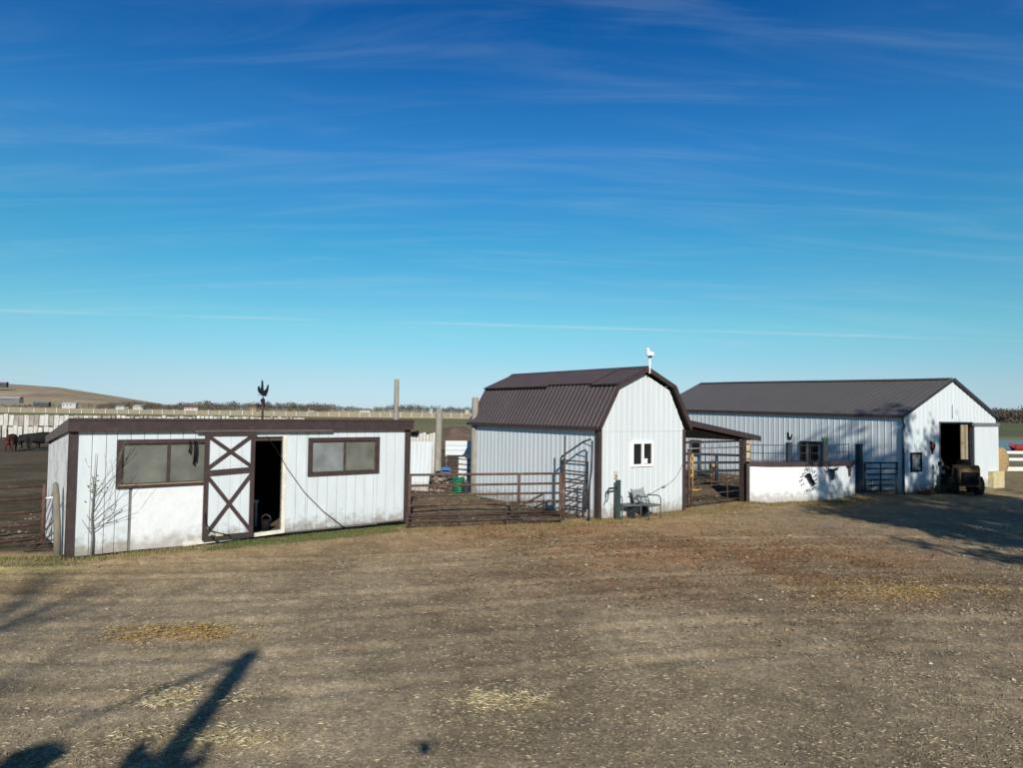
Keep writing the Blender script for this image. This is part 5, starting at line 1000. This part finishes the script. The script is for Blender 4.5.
shade_tree('cottonwood_tree', (22.6, 5.0, 0), 10.0, 3.7, 12000, 32, 'lower spreading cottonwood farthest right, shading the ground before the doorway', leafr=0.13)
shade_tree('cottonwood_tree', (15.9, 2.0, 0), 10.4, 3.4, 11000, 33, 'middle cottonwood on the right, nearest the viewpoint', leafr=0.13)
gbn = thing('shadow_bin', (-3.05, -3.75, 0), 0, 'unseen round galvanised solid added behind the viewpoint to shadow the yard corner', 'shadow caster')  # unseen solid added to cast the shadow in the near left corner
GALV = mat('shadow_bin_galvanised_steel', (0.42, 0.43, 0.44), 0.4, metal=0.6, var=0.1)
lathe(MB(), [(1.1+0.02*(q % 2), q*0.1) for q in range(35)], n=32).build('wall', GALV, gbn)
lathe(MB(), [(1.22, 3.38), (0.9, 3.75), (0.3, 4.35), (0.22, 4.42), (0.22, 4.58)], n=24).build('roof', GALV, gbn); lathe(MB(), [(0.26, 4.59), (0.1, 4.68)], n=12).build('cap', GALV, gbn)  # roof and cap of the added shadow bin
shade_tree('shadow_shrub', (-1.75, -4.95, 0), 4.95, 0.6, 9000, 36, 'narrow unseen tree added behind the viewpoint to shadow the yard by the pole', z0=0.4)  # unseen tree added for the dark wedge that meets the pole shadow
shade_tree('bare_tree', (-4.0, -20.0, 0), 11.8, 2.2, 0, 35, 'bare tree far behind the viewpoint', z0=0.72)
up = thing('yard_pole', (-1.42, -7.6, 0), 0, 'tall wooden yard pole behind the viewpoint', 'pole')
MB().tube([(0, 0, 0), (0.0, 0, 4), (-0.0, 0, 7.55), (0, 0, 7.6)], [0.17, 0.15, 0.13, 0.06], 12).build('shaft', POST, up)
MB().tube([(0, 0, 7.5), (-0.75, 0.3, 6.85), (-1.3, 0.45, 6.4)], [0.045, 0.04, 0.02], 8).build('brace', POST, up)
# the small camera drone that took the photograph, just behind the lens
dn = thing('camera_drone', (0.0, -0.16, HC-0.02), 0, 'small grey camera drone hovering at the viewpoint', 'drone')
MB().box((-0.04, -0.07, -0.025), (0.04, 0.07, 0.025)).build('body', GREYP, dn)
for sx in (-1, 1):
    for sy in (-1, 1):
        ar_ = MB().tube([(sx*0.035, sy*0.05, 0), (sx*0.11, sy*0.09, 0.01)], 0.008, 6).build('arm', GREYP, dn); lathe(MB(), [(0.012, 0), (0.012, 0.025)], (sx*0.11, sy*0.09, 0), 8).build('motor', BLACK, ar_); MB().bar((sx*0.11-0.05, sy*0.09-0.02, 0.028), (sx*0.11+0.05, sy*0.09+0.02, 0.028), 0.012, 0.002).build('propeller', BLACK, ar_)
# ------------------------------------------------------------------ litter on the ground
def scatter(name, n, sampler, kind, pal, szr, label, seed, zo=0.006):
    r = np.random.default_rng(seed); X, Y = sampler(r, n); n = len(X); Z = gheight(X, Y)+zo*(0.3+1.4*r.random(n)**2)
    P = np.stack([X, Y, Z], 1); th = r.uniform(0, 2*np.pi, n); a = np.stack([np.cos(th), np.sin(th), r.normal(0, 0.12, n)], 1); b = np.stack([-np.sin(th), np.cos(th), r.normal(0, 0.15, n)], 1); s = r.uniform(*szr, n)[:, None]
    if kind == 'straw': w = r.uniform(0.0012, 0.003, n)[:, None]; v = np.stack([P-a*s, P-a*s*0+(-b)*w+C(0,0,0.008), P+a*s, P+b*w], 1); f = np.arange(4*n).reshape(-1, 4); k = 4
    elif kind == 'leaf': up_ = C(0, 0, 1)*s*r.uniform(0.1, 0.6, (n, 1)); v = np.stack([P-a*s, P-b*s*0.55+up_, P+a*s, P+b*s*0.6+up_*0.5], 1); f = np.arange(4*n).reshape(-1, 4); k = 4
    elif kind == 'clod':
        o4 = [a*s, b*s*r.uniform(0.6, 1, (n, 1)), -a*s*r.uniform(0.6, 1, (n, 1)), -b*s, C(0, 0, 1)*s*r.uniform(0.4, 0.8, (n, 1))]
        v = np.stack([P+q for q in o4[:4]]+[P+o4[4]], 1); k = 5; base = np.arange(n)[:, None]*5; f = np.concatenate([base+np.array(t) for t in ((0,1,4), (1,2,4), (2,3,4), (3,0,4))])
    elif kind == 'blade': w = r.uniform(0.004, 0.009, n)[:, None]; ln = np.stack([r.normal(0, 0.35, n), r.normal(0, 0.35, n), np.ones(n)], 1)*s; v = np.stack([P-b*w-C(0,0,0.01), P+b*w-C(0,0,0.01), P+ln], 1); f = np.arange(3*n).reshape(-1, 3); k = 3
    pal = np.array(pal); c = pal[r.integers(len(pal), size=n)]*r.uniform(0.7, 1.25, (n, 1)); c = np.repeat(c, k, 0)
    o = bpy.data.objects.new(name, raw_mesh(name, v.reshape(-1, 3), f, LEAFC, c)); COL.objects.link(o); return tag(o, label, name.split('_')[-1], kind='stuff')
def yard(r, n, wfun=None, near=5.6, far=30):
    Y = near*(far/near)**r.random(n*3); X = (r.uniform(-0.78, 0.78, n*3))*Y; m = linedist(X, Y) < -0.1
    if wfun is not None: m &= r.random(n*3) < wfun(X, Y)
    return X[m][:n], Y[m][:n]
scatter('straw_litter', 30000, lambda r, n: yard(r, n, lambda X, Y: 0.35+0.6*sstep(0.45, 0.7, fbm(X*0.6, Y*0.6, 3, 77))), 'straw', [(0.38, 0.33, 0.22), (0.34, 0.28, 0.18), (0.44, 0.39, 0.28), (0.3, 0.24, 0.15)], (0.010, 0.038), 'pale straw bits strewn across the yard', 1)
def blobs(L):
    def f(r, n):
        X, Y = [], []
        for (x, y, a, b, q) in L: m = int(n*q); px_ = x+a*r.normal(size=3*m)*0.75; py_ = y+b*r.normal(size=3*m)*0.75; k_ = fbm(px_*3.5, py_*7, 3, 19) > r.uniform(0.38, 0.62, 3*m); X.append(px_[k_][:m]); Y.append(py_[k_][:m])
        return np.concatenate(X), np.concatenate(Y)
    return f
scatter('gold_straw', 5200, blobs([(-4.55, 9.85, 0.62, 0.24, 0.5), (7.4, 12.9, 1.5, 0.5, 0.5)]), 'straw', [(0.36, 0.25, 0.11), (0.28, 0.18, 0.08), (0.42, 0.33, 0.16)], (0.015, 0.04), 'golden straw heaps lying in two patches of the yard', 2, 0.04)
scatter('pale_straw', 1500, blobs([(-3.5, 7.7, 0.42, 0.16, 0.36), (-0.08, 7.8, 0.42, 0.2, 0.4), (-2.9, 6.8, 0.6, 0.15, 0.24)]), 'straw', [(0.52, 0.45, 0.28), (0.45, 0.38, 0.22), (0.58, 0.52, 0.36)], (0.02, 0.055), 'pale straw wisps in the foreground of the yard', 3, 0.04)
scatter('soil_clods', 42000, lambda r, n: yard(r, n), 'clod', [(0.27, 0.225, 0.16), (0.18, 0.15, 0.11), (0.37, 0.32, 0.24), (0.31, 0.26, 0.19)], (0.005, 0.015), 'small clods and gravel over the yard', 4, 0.0)
lf = lambda X, Y: np.clip(0.04+1.0*sstep(-1, 5, X+0.2*(Y-14))*sstep(9.0, 13, Y+0.2*X), 0, 1)*(0.3+0.9*sstep(0.4, 0.62, fbm(X*0.8, Y*0.8, 3, 8)))
scatter('fallen_leaves', 2600, lambda r, n: yard(r, n, lf, 8.5), 'leaf', [(0.58, 0.50, 0.34), (0.50, 0.40, 0.22), (0.66, 0.6, 0.46), (0.4, 0.28, 0.12)], (0.02, 0.045), 'pale fallen leaves on the right side of the yard', 5, 0.01)
lr = lambda X, Y: (0.25+1.0*sstep(0.44, 0.58, fbm(X*0.9, Y*1.6, 4, 44)))*np.clip(np.exp(-(((X-5)/4.6)**2+((Y-16.2)/3.2)**2))+0.9*np.exp(-(((X-0.8)/2.4)**2+((Y-18.9)/1.0)**2)), 0, 1)
scatter('brown_leaves', 17000, lambda r, n: yard(r, n*2, lr, 9.5, 24), 'leaf', [(0.33, 0.14, 0.06), (0.36, 0.18, 0.08), (0.18, 0.085, 0.045), (0.40, 0.26, 0.12), (0.24, 0.13, 0.07)], (0.014, 0.036), 'reddish brown leaf litter in the middle of the yard', 6, 0.006)
def edge(x0, x1, dmin, dmax):
    def f(r, n): X = r.uniform(x0, x1, n); Y = np.interp(X, LINE[:,0], LINE[:,1])-r.uniform(0, 1, n)**1.5*(dmax-dmin)-dmin; m = fbm(X*1.4, Y*2, 3, 6) > r.uniform(0.3, 0.55, n); return X[m], Y[m]
    return f
scatter('green_grass', 13000, edge(-6.6, -2.8, 0.25, 1.35), 'blade', [(0.09, 0.12, 0.035), (0.12, 0.15, 0.05), (0.16, 0.16, 0.07)], (0.02, 0.06), 'short green grass strip along the foot of the shed', 7)
scatter('verge_grass', 9000, edge(-12.5, -6.4, 0.12, 1.1), 'blade', [(0.13, 0.14, 0.05), (0.28, 0.24, 0.12), (0.2, 0.18, 0.08)], (0.02, 0.07), 'sparse dry grass along the left end of the shed', 8)
scatter('dry_grass', 30000, edge(-2.8, 14.0, 0.10, 1.5), 'blade', [(0.22, 0.18, 0.09), (0.30, 0.22, 0.11), (0.14, 0.14, 0.055), (0.26, 0.16, 0.08)], (0.02, 0.09), 'dry grass fringe along fence, barn and white wall', 9)
def corral(r, n):
    X = r.uniform(-14, 13, n); Y = r.uniform(16, 40, n); m = linedist(X, Y) > 0.4
    for (o_, a, L, Dp) in ((SL, A1, 8.0, 2.8), (BL, A2, 3.73, 6.8), (GL, A3, 7.2, 15)):
        lx = (X-o_[0])*math.cos(a)+(Y-o_[1])*math.sin(a); ly = -(X-o_[0])*math.sin(a)+(Y-o_[1])*math.cos(a); m &= ~((lx > -0.1) & (lx < L+0.1) & (ly > -0.1) & (ly < Dp+0.1))
    return X[m], Y[m]
scatter('corral_clods', 9000, corral, 'clod', [(0.15, 0.11, 0.08), (0.20, 0.15, 0.11), (0.36, 0.30, 0.22), (0.10, 0.075, 0.055)], (0.02, 0.07), 'lumps of trodden muck and bedding in the corrals', 10, 0.0)
